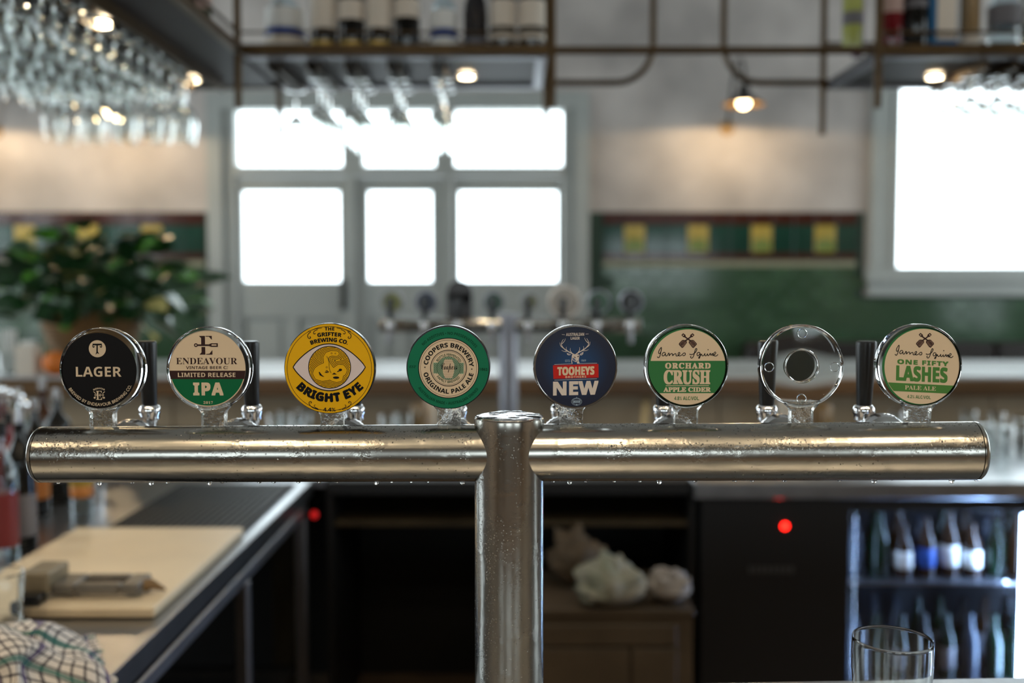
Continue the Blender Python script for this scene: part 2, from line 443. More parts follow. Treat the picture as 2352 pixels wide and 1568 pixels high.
def tile_run(xa, xb, phase_x):
    n0 = math.ceil((xa - phase_x) / tw - 1e-6); n1 = math.floor((xb - phase_x) / tw + 1e-6)
    for k in range(n0, n1):
        x = phase_x + k * tw
        ppx = 1176 + x / YB * F
        vis = -60 < ppx < 2400
        under = x + tw > WX0 - .03 and x < WX1 + .03
        if not under:
            put('m', x, wz(517), vis)
            if k % 3 == 0:
                t_ = put('fy', x, wz(580), vis)
                if t_:
                    obj('flower_relief', meshes['rel'], t_); obj('leaf_relief', meshes['relg'], t_)
            else: put('f', x, wz(580), vis)
            put('l', x, wz(596), vis); put('r', x, wz(613), vis)
        for r in range(19):
            z = wz(613) - (r + 1) * th
            if z < .05: break
            if under and z + th > WZ0 - .01: continue
            xx = x + (tw / 2 if r % 2 else 0)
            if xx + tw > xb + .001: continue
            v2 = vis and r < 6
            put('sub2' if random.random() < .3 else 'sub', xx, z, v2)
tile_run(DX1 + .012, XR, P(1457, 550, YB).x - tw / 2)
tile_run(XL, DX0 - .012, P(350, 550, YB).x - tw / 2)
o = stuff.build('tile_field', M_TG, wall_back, False); tag(o, kind='stuff')
o = stuffd.build('tile_field', M_TM, wall_back, False); tag(o, kind='stuff')
if stuffg.v: o = stuffg.build('tile_field', M_TD, wall_back, False); tag(o, kind='stuff')
bk_ = MB()
for xa, xb, zt in ((XL + .01, DX0 - .004, wz(487)), (DX1 + .004, WX0 - .03, wz(487)), (WX0 - .03, WX1 + .03, WZ0 - .004), (WX1 + .03, XR - .01, wz(487))): bk_.box(xa, xb, YB - .006, YB - .0005, .14, zt)
bk_.build('tile_bed', mat('deep_green_grout', (.02, .045, .028), .6), wall_back, False)
struct('baseboard_back', MB().box(DX1, XR, YB - .02, YB, 0, .14, .004), M_WOOD)

# ---- banquette along the back wall, right
b = thing('banquette', (3.3, 6.55, 0), 'dark leather banquette against the green tiles below the big window', 'seat')
MB().box(-1.7, 1.7, -.3, .34, 0, .48, .02).build('seat', M_BLKM, b); 
for k in range(6): MB().box(-1.7 + k * .567, -1.7 + k * .567 + .56, .2, .40, .48, wz(775) - .02, .03).build('backrest', mat('brown_black_leather', (.02, .014, .012), .4), b)

# ---- wall lamps
def wall_lamp(px, py, label):
    c = P(px, py, 6.5)
    t = thing('wall_lamp', (c.x, YB, c.z + .0), label, 'lamp', 'enamel wall lamps')
    L = (0, 6.5 - YB, 0)
    sh = MB().lathe([(.135, -.0), (.132, .012), (.07, .05), (.034, .075), (.03, .13), (.012, .14)], 28)
    sh = MB(); pr = [(.020, .13), (.036, .12), (.038, .075), (.075, .048), (.136, .004), (.136, 0)]
    sh.lathe(pr, 28, c=L); sh.f = sh.f[:-1]
    s_ = sh.build('shade', M_LAMP, t)
    inn = MB().lathe([(.134, .001), (.073, .044), (.036, .07), (.034, .11)], 28, c=L); inn.f = inn.f[:-2]
    inn.build('shade_lining', M_LAMPI, s_)
    MB().sphere((L[0], L[1], L[2] + .018), .040, 14, 10).build('bulb', M_BULB, t)
    MB().tube([(0, -.0, -.07), (0, -.06, -.03), (0, -.12, .12), (0, -.2, .27), (0, -.32, .33), (0, L[1] + .06, .30), (0, L[1], .22), (0, L[1], .12)], .010, 8).build('arm', M_LAMP, t)
    MB().lathe([(.05, 0), (.05, -.012), (.02, -.02)], 20, axis='y', c=(0, 0, -.07)).build('wall_plate', M_LAMPI, t)
    l = bpy.data.lights.new('wall_lamp_light', 'SPOT'); l.spot_size = math.radians(178); l.spot_blend = .12; l.energy = 8.5; l.color = (1, .72, .40); l.shadow_soft_size = .012
    o = bpy.data.objects.new('wall_lamp_light', l); COL.objects.link(o); o.location = (c.x, 6.5, c.z - .030)
    return t
wall_lamp(1708, 241, 'dark enamel wall lamp with glowing bulb on the plaster between door and window')
wall_lamp(240, 262, 'wall lamp half hidden behind the hanging wine glasses at upper left')
wall_lamp(-103, 250, 'wall lamp beyond the left edge lighting the plaster at far left')

# ================================================================== FAR BAR LEDGE, BACK BENCH
LZ = 1.148
led = thing('bar_ledge', (0, 4.8, 0), 'customer bar counter across the room with pale glossy top and thick brown wood edge', 'counter')
MB().box(-3.4, 3.6, -.42, .55, LZ - .012, LZ, .003).build('stone_top', M_STONE, led)
MB().box(-3.4, 3.6, -.46, .56, LZ - .085, LZ - .012, .008).build('wood_edge', M_WOOD, led)
bx = -3.4
while bx < 3.6:
    wq = .62
    MB().box(bx + .003, bx + wq - .003, -.30, -.27, .9, LZ - .085, .002).build('panel', M_WOODL, led, False)
    bx += wq
MB().box(-3.4, 3.6, -.27, .40, 0, LZ - .085).build('carcass', M_WOOD, led, False)

BZ = .90
bench = thing('back_bench', (0, 3.9, 0), 'steel topped back bar bench below the far beer taps', 'bench')
MB().box(.60, 3.4, -.66, .58, BZ - .055, BZ, .004).build('worktop', M_STEEL, bench)
MB().box(-.62, .598, -.62, .58, BZ - .05, BZ - .004, .004).build('worktop', M_BLKM, bench)
MB().box(-2.3, -.625, -.60, .58, BZ - .03, BZ, .003).build('worktop', M_STEEL, bench)
MB().box(-2.3, -.63, -.0, .5, 0, BZ - .03).build('carcass', M_BLKM, bench, False)
MB().box(-.62, .61, .0, .5, 0, BZ - .05).build('carcass', M_BLKM, bench, False)
MB().box(-.62, -.60, -.60, .0, 0, BZ - .05).build('side_panel', M_BLKM, bench, False)
MB().box(-.60, .60, -.58, 0, .735, .755, .003).build('shelf', mat('brown_shelf_edge', (.06, .045, .025), .35, var=.3), bench)
MB().box(.595, .615, -.60, .0, 0, BZ - .055).build('side_panel', M_BLKM, bench, False)

# ---- glass door fridge
FX0, FX1, FY = .63, 2.6, 3.27
fr = thing('bottle_fridge', ((FX0 + FX1) / 2, FY, 0), 'black under-counter fridge with a lit glass door full of bottles', 'fridge')
fxo = (FX0 + FX1) / 2
def fb(x0, x1, y0, y1, z0, z1, name, m, b=.002): return MB().box(x0 - fxo, x1 - fxo, y0 - FY, y1 - FY, z0, z1, b).build(name, m, fr, False)
gx0 = P(1952, 1300, FY).x
fb(FX0, gx0, FY, FY + .6, .02, BZ - .06, 'solid_door', mat('fridge_black', (.008, .008, .009), .45))
fb(gx0, FX1, FY + .56, FY + .6, .02, BZ - .06, 'back_panel', mat('fridge_liner', (.02, .022, .03), .5))
fb(gx0, FX1, FY + .02, FY + .56, .02, .05, 'floor_panel', M_BLKM)
fb(gx0, FX1, FY + .02, FY + .56, BZ - .09, BZ - .06, 'top_panel', M_BLKM)
fb(FX1 - .03, FX1, FY + .02, FY + .56, .05, BZ - .09, 'side_panel', M_BLKM)
fb(gx0 + .02, FX1, FY + .006, FY + .012, .06, BZ - .10, 'door_glass', M_FGLASS, 0)
fb(gx0, FX1, FY - .0, FY + .02, BZ - .10, BZ - .06, 'door_rail', M_BLKM)
shz = P(1176, 1326, FY + .1).z
for zz in (shz, shz - .36):
    fb(gx0 + .01, FX1 - .03, FY + .04, FY + .5, zz - .008, zz, 'wire_shelf', M_STEELD, 0)
M_LED = mat('cool_led_strip', (.6, .75, 1), .4, emit=(.45, .66, 1), es=30)
lx = P(2346, 1400, FY + .03).x
fb(lx - .006, lx + .006, FY + .022, FY + .032, .12, BZ - .12, 'light_strip', M_LED, 0)
fb(FX1 - .60, FX1 - .594, FY + .45, FY + .456, .12, BZ - .12, 'light_strip', M_LED, 0)  # unseen rear strip, added to give the bottles more blue glints
fb(gx0 + .004, gx0 + .012, FY + .05, FY + .056, .12, BZ - .12, 'light_strip', M_LED, 0)
fb(gx0 + .02, FX1 - .04, FY + .035, FY + .041, BZ - .100, BZ - .094, 'light_strip', M_LED, 0)  # unseen strip along the top, added for glints on the bottle shoulders
area('fridge_led_light', (lx - .03, FY + .05, .5), (0, math.radians(80), math.radians(10)),   .7, .03, 5, (.40, .62, 1))
c = P(1803, 1208, FY - .003)
MB().sphere((c.x - fxo, c.y - FY, c.z), .011, 12, 8, (1, .5, 1)).build('power_light', mat('red_indicator', (1, 0, 0), .4, emit=(1, .01, .005), es=9), fr)
c0, c1 = P(1717, 1316, FY), P(1826, 1300, FY)
nb = MB()
for k in range(8):
    xx = c0.x + (c1.x - c0.x) * (k + .15) / 8
    nb.box(xx - fxo, xx - fxo + (c1.x - c0.x) / 8 * .62, -.004, 0, c0.z, c1.z)
nb.build('name_plate', mat('grey_badge', (.09, .09, .095), .4, metal=.5), fr, False)
# the second light: faint red light at the bench corner
c = P(716, 1180, 3.2)
tag(MB().sphere((0, 0, 0), .012, 10, 8).build('indicator_light', mat('dim_red_indicator', (.4, 0, 0), .4, emit=(1, .02, .02), es=.35), None, loc=(c.x + .01, 3.19, c.z)), 'tiny red light on the dark upright at the end of the left bench', 'light')

# ------------------------------------------------------------------ bottles
PROF = {
    'wine': [(.0, 0), (.92, 0), (1, .02), (1, .60), (.93, .66), (.55, .74), (.36, .80), (.33, .97), (.36, .975), (.36, 1.0), (0, 1.0)],
    'whisky': [(.0, 0), (.95, 0), (1, .02), (1, .66), (.9, .72), (.45, .78), (.36, .82), (.34, .99), (0, 1.0)],
    'round': [(.0, 0), (.85, 0), (1, .08), (1, .45), (.9, .62), (.6, .76), (.32, .84), (.30, 1.0), (0, 1.0)],
    'jar': [(.0, 0), (.95, 0), (1, .03), (1, .85), (.9, .92), (.8, .93), (.8, 1.0), (0, 1.0)],
    'beer': [(.0, 0), (.95, 0), (1, .02), (1, .55), (.85, .66), (.5, .80), (.40, .88), (.38, .99), (0, 1.0)],
}
def bottle(loc, R, H, body, kind='wine', labels=(), cap=None, label='', group=None, name='bottle', cat='bottle', n=20, cap_h=.10):
    t = thing(name, loc, label, cat, group)
    MB().lathe([(max(r * R, 1e-5), z * H) for r, z in PROF[kind]], n).build('body', body, t)
    for (z0, z1, m) in labels:
        MB().lathe([(R * 1.002, z0 * H), (R * 1.012, z0 * H + .0005), (R * 1.012, z1 * H - .0005), (R * 1.002, z1 * H)], n).build('paper_label', m, t)
    if cap:
        rr = [r for r, z in PROF[kind]][-2] * R
        MB().lathe([(1e-5, H * (1 - cap_h)), (rr * 1.12, H * (1 - cap_h)), (rr * 1.12, H * 1.004), (1e-5, H * 1.004)], 14).build('cap', cap, t)
    return t
def G(name, col, rough=.08, **k): return mat(name, col, rough, **k)
G_DK = G('dark_bottle_glass', (.008, .008, .007)); G_BR = G('brown_bottle_glass', (.07, .022, .006)); G_GR = G('green_bottle_glass', (.012, .05, .015))
G_CL = thin_glass('clear_bottle_glass', (.80, .90, .95), .6, .4); G_BL = G('blue_carton', (.01, .13, .30), .4); G_RED = G('red_spirit_glass', (.16, .008, .012))
G_YE = G('yellow_liqueur_glass', (.42, .45, .12)); G_PU = G('purple_glass', (.18, .06, .16)); G_AM = G('amber_glass', (.35, .14, .03)); G_TAN = G('tan_spirit', (.30, .2, .1))
L_CR = G('cream_label', (.80, .70, .58), .6); L_WH = G('white_label', (.85, .84, .80), .5); L_BLU = G('blue_label', (.02, .09, .42), .5); L_PK = G('pink_label', (.5, .33, .28), .6)
L_GY = G('grey_label', (.16, .15, .16), .6); L_OR = G('orange_label', (.60, .22, .05), .5); L_RD = G('red_label', (.16, .012, .012), .5); G_GOLD = G('gold_foil', (.6, .42, .14), .3, metal=1)
C_BK = G('black_cap', (.01, .01, .01), .3); C_CO = G('cork_stopper', (.45, .28, .14), .6)

# ================================================================== OVERHEAD GANTRY
GZ0, GZ1 = 2.300, 2.328          # shelf board
YF_, YBk = 3.30, 3.86             # front and back line of the back run
xi = P(548, 130, YF_).x; xm = P(1268, 130, YF_).x; xr = P(2015, 130, YF_).x
XLO = -1.72; Y_N = 1.25
gan = thing('overhead_rack', (0, 3.5, GZ0), 'dark bronze tube rack hung from the ceiling with bottle shelves and glass hangers', 'rack')
def gb(x0, x1, y0, y1, z0, z1, name, m, b=.002): return MB().box(x0, x1, y0 - 3.5, y1 - 3.5, z0 - GZ0, z1 - GZ0, b).build(name, m, gan, False)
gb(xi + .01, xm - .01, YF_ + .01, YBk - .01, GZ0 + .004, GZ1, 'shelf', M_SHELF)
gb(XLO, xi - .01, Y_N, YBk - .01, GZ0 + .004, GZ1, 'shelf', M_SHELF)
gb(xr + .01, 3.3, YF_ + .01, YBk - .01, GZ0 + .004, GZ1, 'shelf', M_SHELF)
for (a, b_) in ((xi, xm), (xr, 3.3), ):
    gb(a, b_, YF_ - .012, YF_ + .012, GZ0 - .002, GZ1 + .004, 'shelf_edge', M_BRONZE)
    gb(a, b_, YBk - .012, YBk + .012, GZ0 - .002, GZ1 + .004, 'shelf_edge', M_BRONZE)
    gb(a + .015, b_ - .015, YF_ + .016, YF_ + .05, GZ0 - .006, GZ0 + .003, 'shelf_lip', M_LIP)
    gb(a + .015, b_ - .015, YBk - .05, YBk - .016, GZ0 - .006, GZ0 + .003, 'shelf_lip', M_LIP)
gb(xm - .05, xm - .016, YF_ + .05, YBk - .05, GZ0 - .006, GZ0 + .003, 'shelf_lip', M_LIP)
gb(xr + .016, xr + .05, YF_ + .05, YBk - .05, GZ0 - .006, GZ0 + .003, 'shelf_lip', M_LIP)
gb(xi - .012, xi + .012, Y_N, YF_, GZ0 - .002, GZ1 + .004, 'shelf_edge', M_BRONZE)
gb(XLO - .012, XLO + .012, Y_N, YBk, GZ0 - .002, GZ1 + .004, 'shelf_edge', M_BRONZE)
gb(XLO, xi, YBk - .012, YBk + .012, GZ0 - .002, GZ1 + .004, 'shelf_edge', M_BRONZE)
def gt(pts, r, name): return MB().tube([(x, y - 3.5, z - GZ0) for x, y, z in pts], r, 10).build(name, M_BRONZE, gan)
ZP = 2.125
for x in (xi, xm, xr):
    gt([(x, YF_ - .01, ZP), (x, YF_ - .01, ZC)], .0125, 'post'); 
    gt([(x, YBk + .01, ZP), (x, YBk + .01, ZC)], .0125, 'post')
gt([(XLO, YBk, ZP), (XLO, YBk, ZC)], .0125, 'post'); gt([(XLO, 1.9, ZP), (XLO, 1.9, ZC)], .0125, 'post'); gt([(xi, 1.9, ZP), (xi, 1.9, ZC)], .0125, 'post')
# main rail across and the two curved rails of the middle bay
gt([(xm, YF_, GZ0 + .014), (xr, YF_, GZ0 + .014)], .0135, 'rail')
zb = P(1176, 190, YBk).z; R_ = .14
def curved(px, side):
    x = P(px, 100, YBk).x; xe = xm if side < 0 else xr
    pts = [(x, YBk, ZC), (x, YBk, zb + R_)]
    for k in range(1, 7):
        a = pi / 2 * k / 6
        pts.append((x + side * R_ * (1 - math.cos(a)), YBk, zb + R_ * (1 - math.sin(a))))
    pts.append((xe, YBk, zb)); gt(pts, .0125, 'curved_rail')
curved(1500, -1); curved(1662, 1)
zr = P(1176, 76, YF_).z
gt([(xi, YBk, zr + .11), (xm, YBk, zr + .11)], .007, 'gallery_rail'); gt([(xr, YBk, zr + .1), (3.3, YBk, zr + .1)], .007, 'gallery_rail')
gt([(xi, YF_ - .01, zr), (xm, YF_ - .01, zr)], .004, 'gallery_rail'); gt([(xr, YF_ - .01, zr), (3.3, YF_ - .01, zr)], .006, 'gallery_rail')
gt([(xi, Y_N, zr), (xi, YF_, zr)], .006, 'gallery_rail')
# glass hanger channels under the shelves
for k in range(6):
    x = -1.60 + k * .105
    gb(x - .006, x + .006, 1.4, 3.75, GZ0 - .034, GZ0 + .004, 'hanger_rail', M_BRONZE, 0)
# downlights
def downlight(px, py, label, power=9):
    c = PZ(px, py, GZ0 - .001)
    t = thing('downlight', c, label, 'light', 'downlights in the rack')
    MB().lathe([(.036, .0), (.036, -.006), (.027, -.008), (.026, 0)], 24, closed=True).build('trim_ring', M_WHITE, t)
    MB().lathe([(1e-5, -.003), (.026, -.003), (.026, .0), (1e-5, 0)], 24).build('lens', M_DL, t)
    l = bpy.data.lights.new('downlight_beam', 'SPOT'); l.energy = power; l.color = (1, .80, .55); l.spot_size = math.radians(95); l.spot_blend = .6; l.shadow_soft_size = .026
    o = bpy.data.objects.new('downlight_beam', l); COL.objects.link(o); o.location = (c.x, c.y, c.z - .02)
downlight(440, 181, 'bright round downlight under the left end of the hanging rack')
downlight(1072, 173, 'bright round downlight under the middle shelf right of the wine glasses')
downlight(2147, 174, 'bright round downlight under the right shelf above the big window')
downlight(232, 45, 'round downlight among the hanging glasses at upper left')
c2 = PZ(1176, 1475, BZ)
def low_down(x, y, label, power):
    t = thing('downlight', (x, y, GZ0 - .001), label, 'light', 'downlights in the rack')
    MB().lathe([(1e-5, -.003), (.026, -.003), (.026, .0), (1e-5, 0)], 24).build('lens', M_DL, t)
    l = bpy.data.lights.new('downlight_beam', 'SPOT'); l.energy = power; l.color = (1, .80, .55); l.spot_size = math.radians(95); l.spot_blend = .6; l.shadow_soft_size = .026
    o = bpy.data.objects.new('downlight_beam', l); COL.objects.link(o); o.location = (x, y, GZ0 - .02)
low_down(-1.03, 2.25, 'downlight over the chopping board, above the frame', 9)

# ---- hanging stemware
wg = [(1e-5, 0), (.034, 0), (.034, .002), (.006, .006), (.0035, .02), (.0035, .085), (.012, .095), (.034, .12), (.040, .15), (.037, .19), (.031, .225),
      (.0295, .225), (.0355, .19), (.0385, .15), (.033, .1215), (.011, .098), (1e-5, .096)]
def glass_mesh(s, hs=1.0, n=14): return MB().lathe([(r * s, -z * hs) for r, z in wg], n).mesh('wine_glass', M_GLASS, True, 60)
gm = glass_mesh(1.0); gm2 = glass_mesh(1.12, 1.02, 18); gm4 = glass_mesh(1.0, .62); gm3 = glass_mesh(1.05, .72, 14)
HZ = GZ0 - .036
for i in range(5):
    for j in range(19):
        x = -1.55 + i * .105 + (0 if j < 2 else .0) + random.uniform(-.008, .008); y = 3.52 - j * .092
        if y < 1.75: break
        ppx = 1176 + x / y * F
        if ppx < -60: break
        o = obj('wine_glass', gm if j < 2 else gm4, None, (x, y, HZ)); o.rotation_euler = (random.uniform(-.03, .03), random.uniform(-.03, .03), 0)
        tag(o, 'hanging wine glass, %s from the right in row %s from the back at upper left' % (ORD[4 - i], ORD[j]), 'glass', 'wine glasses hung in rows at upper left')
for i, px in enumerate((663, 745, 828, 920, 1018)):
    x = P(px, 200, 3.62).x
    gb(x - .02, x - .014, 3.4, 3.82, GZ0 - .03, GZ0 + .004, 'hanger_rail', M_BRONZE, 0)
    gb(x + .014, x + .020, 3.4, 3.82, GZ0 - .03, GZ0 + .004, 'hanger_rail', M_BRONZE, 0)
    for j in range(1 if i == 0 else 3):
        y = 3.74 - j * .105
        o = obj('wine_glass', gm2, None, (x, y, GZ0 - .031))
        tag(o, 'large hanging wine glass, %s from the left before the transoms, %s from the back' % (ORD[i], ORD[j]), 'glass', 'wine glasses under the middle shelf')
for i in range(6):
    x = 1.58 + i * .10
    gb(x - .005, x + .005, 3.36, 3.8, GZ0 - .034, GZ0 + .004, 'hanger_rail', M_BRONZE, 0)
    for j in range(3):
        o = obj('wine_glass', gm3, None, (x + random.uniform(-.006, .006), 3.72 - j * .12, HZ))
        tag(o, 'short hanging glass, %s from the left before the big window, %s from the back' % (ORD[i], ORD[j]), 'glass', 'stemmed glasses under the right shelf')

# ---- bottles on the rack: (px, px width, kind, body, labels, cap, text)
SZ = GZ1 + .0005
def zfrac(py, Y, H):   # label height fraction seen at row py
    return (P(1176, py, Y).z - SZ) / H
def rack_bottle(px, wp, kind, body, labs, cap, label, H=.31, Y=3.37, name='bottle', cat='bottle'):
    x = P(px, 60, Y).x; R = wp / 2 / F * Y
    L = [(max(.01, zfrac(p1, Y, H)), min(.66, zfrac(p0, Y, H)), m) for p0, p1, m in labs]
    L = [l for l in L if l[1] > l[0]]
    return bottle((x, Y, SZ), R, H, body, kind, L, cap, label)
rack_bottle(655, 88, 'round', G_CL, [(25, 70, L_WH), (74, 88, L_BLU), (90, 116, L_CR)], C_CO, 'clear bottle with white and blue labels, first on the middle shelf', H=.22, Y=3.40)
rack_bottle(744, 60, 'whisky', G_DK, [(-10, 70, L_CR), (98, 110, G_GOLD)], C_BK, 'dark spirit bottle with tall cream label right of the clear bottle')
rack_bottle(808, 60, 'whisky', G_DK, [(5, 50, L_CR), (98, 110, G_GOLD)], C_BK, 'dark spirit bottle with short cream label, second in its row')
rack_bottle(872, 60, 'whisky', G_DK, [(-10, 70, L_CR), (98, 110, G_GOLD)], C_BK, 'dark spirit bottle with the longest cream label in the middle of the shelf')
rack_bottle(935, 58, 'whisky', G_DK, [(2, 45, L_CR)], C_BK, 'dark spirit bottle with cream label just left of the blue-labelled bottle')
rack_bottle(1020, 62, 'round', G_CL, [(28, 70, L_WH), (74, 90, L_BLU), (92, 118, L_WH)], C_CO, 'clear bottle with white and blue label between the dark bottles', H=.22)
rack_bottle(1092, 55, 'round', G('black_ceramic', (.012, .01, .012), .25), [(92, 104, L_GY)], C_BK, 'squat black bottle with rounded shoulders', H=.25)
rack_bottle(1155, 60, 'whisky', G_DK, [(5, 66, L_CR), (76, 95, L_CR)], C_BK, 'dark bottle with two cream labels, left one of the end pair')
rack_bottle(1221, 60, 'whisky', G_DK, [(5, 66, L_CR), (76, 95, L_CR)], C_BK, 'dark bottle with two cream labels beside the rack post')
rack_bottle(1958, 44, 'whisky', G_YE, [(30, 60, L_GY)], C_BK, 'yellow green liqueur bottle at the left end of the right shelf')
rack_bottle(2046, 52, 'whisky', G_RED, [(-10, 33, L_PK)], C_BK, 'dark red spirit bottle with pale pink label')
rack_bottle(2102, 54, 'wine', G_DK, [(5, 22, L_GY)], C_BK, 'black bottle with grey label between the red bottle and the blue carton')
rack_bottle(2228, 44, 'whisky', G_TAN, [(75, 110, L_CR)], C_BK, 'tan spirit bottle right of the blue and cream carton')
rack_bottle(2306, 72, 'round', G_CL, [(15, 62, L_GY)], C_CO, 'round clear bottle with grey white label at the far right', H=.24)
rack_bottle(2380, 60, 'wine', G_GR, [(5, 60, L_WH)], C_BK, 'green bottle at the right edge of the frame')
x0, x1, x2 = (P(q, 60, 3.34).x for q in (2137, 2152, 2200))
t = thing('carton', (x1, 3.34, SZ), 'blue and cream spirit carton on the right shelf', 'box')
MB().box(x0 - x1, x2 - x1, .0, .08, 0, .32, .002).build('box', G_BL, t, False)
MB().box(0, x2 - x1 - .004, -.0015, .0, .03, .31).build('front_panel', L_CR, t, False)
x = P(1994, 60, 3.36).x
bottle((x - .0, 3.46, SZ), .020, .30, G_PU, 'wine', [], C_BK, 'slim purple bottle behind the right hand rack post')
k = 0
for y in (2.05, 2.2, 2.35, 2.5, 2.65, 2.8, 2.95, 3.1):
    k += 1
    bottle((xi - .065, y, SZ), .037, .29, (G_DK, G_BR, G_GR)[k % 3], ('wine', 'whisky', 'round')[k % 3], [(.2, .5, (L_CR, L_GY, L_PK)[k % 3])], (C_BK, G_GOLD)[k % 2],
           'dark spirit bottle on the left overhead shelf edge, %s from the front' % ORD[k - 1], 'bottles on the left overhead shelf')

# ================================================================== FAR T-BAR TOWER
def beer_tower(Yc, label, zbase, cx, pxL, pxR, mats, capz, Rb, Rc, yaw=(0, 0), pyl=0, pyr=0):
    A = P(pxL, pyl, Yc + yaw[0]); B = P(pxR, pyr, Yc + yaw[1])
    t = thing('beer_tower', (cx, Yc, zbase), label, 'beer tower')
    A -= Vector(t.location); B -= Vector(t.location)
    return t, A, B
Y2 = 3.9; zb2 = P(1176, 747, Y2).z
c2x = P(1168, 747, Y2).x
t2 = thing('beer_tower', (c2x, Y2, BZ), 'smaller far steel T-shaped beer tower on the back bench', 'beer tower')
xa, xb = P(872, 747, Y2).x - c2x, P(1470, 747, Y2).x - c2x
MB().lathe([(.026, xa + .006), (.029, xa + .012), (.029, xb - .012), (.026, xb - .006)], 28, axis='x', c=(0, 0, zb2 - BZ)).build('beam', M_STEEL_B, t2)
MB().lathe([(.055, 0), (.055, .01), (.038, .012), (.038, P(1176, 722, Y2).z - BZ), (.03, P(1176, 722, Y2).z - BZ + .004)], 28).build('column', M_STEELD, t2)
for s_ in (xa, xb): MB().lathe([(.02, -.004), (.03, -.002), (.031, .002), (.02, .004)], 24, axis='x', c=(s_, 0, zb2 - BZ)).build('end_cap', M_CHROME, t2)
far = [(897, 'yellow green', (.25, .27, .08), .9), (975, 'dark blue', (.02, .03, .06), .9), (1052, 'tall dark arched', (.03, .028, .03), 0), (1130, 'dark green', (.015, .06, .03), .85),
       (1212, 'olive', (.15, .16, .06), .7), (1292, 'large grey ring', (.35, .33, .30), 1.3), (1370, 'green', (.04, .12, .06), .95), (1445, 'black', (.01, .01, .01), .95)]
for px, nm, colr, s_ in far:
    x = P(px, 747, Y2 - .12).x
    t = thing('beer_tap', (x, Y2 - .13, zb2), 'far beer tap with black handle in front of the %s badge' % nm, 'tap')
    MB().lathe([(1e-5, .025), (.010, .025), (.012, .06), (.0155, .105), (.013, .11), (1e-5, .11)], 14).build('handle', M_BLK, t)
    MB().lathe([(1e-5, -.01), (.012, -.01), (.014, .0), (.014, .018), (.009, .025), (1e-5, .026)], 14).build('collar', M_KNURL, t)
    MB().tube([(0, .085, 0), (0, -.0, 0), (0, -.03, -.02), (0, -.04, -.06)], .009, 10).build('spout', M_STEELD, t)
    bx_ = P(px + 4, 700, Y2 + .02).x
    m = mat('far_badge_' + nm.replace(' ', '_'), colr, .3, var=.2, vscale=30)
    tb = thing('tap_badge', (bx_, Y2 + .01, zb2 + .028), 'far %s tap badge seen from behind' % nm, 'badge')
    if s_ == 0:
        MB().box(-.05, .05, -.008, .008, 0, .10, .004).lathe([(1e-5, -.008), (.05, -.008), (.05, .008), (1e-5, .008)], 28, axis='y', c=(0, 0, .10)).build('plate', m, tb)
    else:
        r = .050 * s_; zc = .064
        MB().box(-.012, .012, -.006, .006, 0, .064 - r * .9).build('stem', M_ACR, tb)
        MB().lathe([(1e-5, -.006), (r * .86, -.006), (r * .86, .008), (1e-5, .008)], 28, axis='y', c=(0, 0, zc)).build('face', m, tb)
        MB().lathe([(r * .87, -.009), (r * .97, -.009), (r, -.004), (r, .008), (r * .87, .008)], 28, axis='y', c=(0, 0, zc), closed=True).build('rim', M_LIP if s_ < 1.2 else M_WHITE, tb)

# ================================================================== ITEMS ON BENCH AND LEDGE
tum = [(1e-5, 0), (.030, 0), (.033, .004), (.038, .13), (.0375, .132), (.0365, .13), (.0315, .012), (1e-5, .010)]
tm = MB().lathe(tum, 18).mesh('tumbler', M_TGLASS)
tmi = MB().lathe([(r, .132 - z) for r, z in tum], 18).mesh('tumbler', M_TGLASS)
for k, (px, Y) in enumerate(((632, 4.0), (655, 4.1), (682, 3.98), (700, 4.15), (890, 4.0), (928, 4.05), (2105, 4.0), (2260, 3.75), (2310, 3.7), (2345, 3.9), (2290, 4.05), (2225, 4.1), (2060, 4.1))):
    o = obj('tumbler', tmi, None, (P(px, 940, Y).x, Y, BZ + .0005))
    tag(o, 'upturned clear tumbler on the back bench, %s from the %s' % ((ORD[k], 'left') if px < 1000 else (ORD[sorted((2105, 2260, 2310, 2345, 2290, 2225, 2060), reverse=True).index(px)], 'right')), 'glass', 'tumblers on the left of the back bench' if px < 1000 else 'tumblers on the right of the back bench')
for px, Y, H, R, m, lab in ((958, 4.12, .16, .03, G_TAN, 'tan canister on the back bench left of the far tower column'), (990, 4.15, .17, .028, L_CR, 'cream canister on the back bench beside the tan one'),
                            (1815, 4.1, .19, .055, L_CR, 'cream jug on the back bench behind the clear badge'), (1890, 4.12, .16, .04, G_TAN, 'tan jar on the back bench right of the cream jug')):
    bottle((P(px, 940, Y).x, Y, BZ + .0005), R, H, m, 'jar', [], None, lab, name='canister', cat='container')
t = thing('wooden_muddler', (P(1480, 975, 4.12).x, 4.12, BZ + .001), 'pale wooden muddler leaning against the panel below the far ledge', 'tool')
a, b_ = P(1478, 985, 4.12), P(1512, 902, 4.42)
MB().tube([Vector((0, 0, .014)), Vector((.02, .15, .08)), Vector((.05, .30, .145))], .02, 12, rad=[.018, .014, .012]).build('stick', G('pale_wood', (.62, .47, .24), .5), t)
c = P(2192, 975, 3.95)
t = thing('mixing_bowl', (c.x, 3.95, BZ + .0005), 'round amber wooden bowl on the right of the back bench', 'bowl')
MB().lathe([(1e-5, 0), (.035, 0), (.062, .03), (.072, .07), (.066, .07), (.056, .034), (1e-5, .012)], 24).build('bowl', G('amber_wood', (.38, .20, .08), .4, var=.3, vscale=14), t)

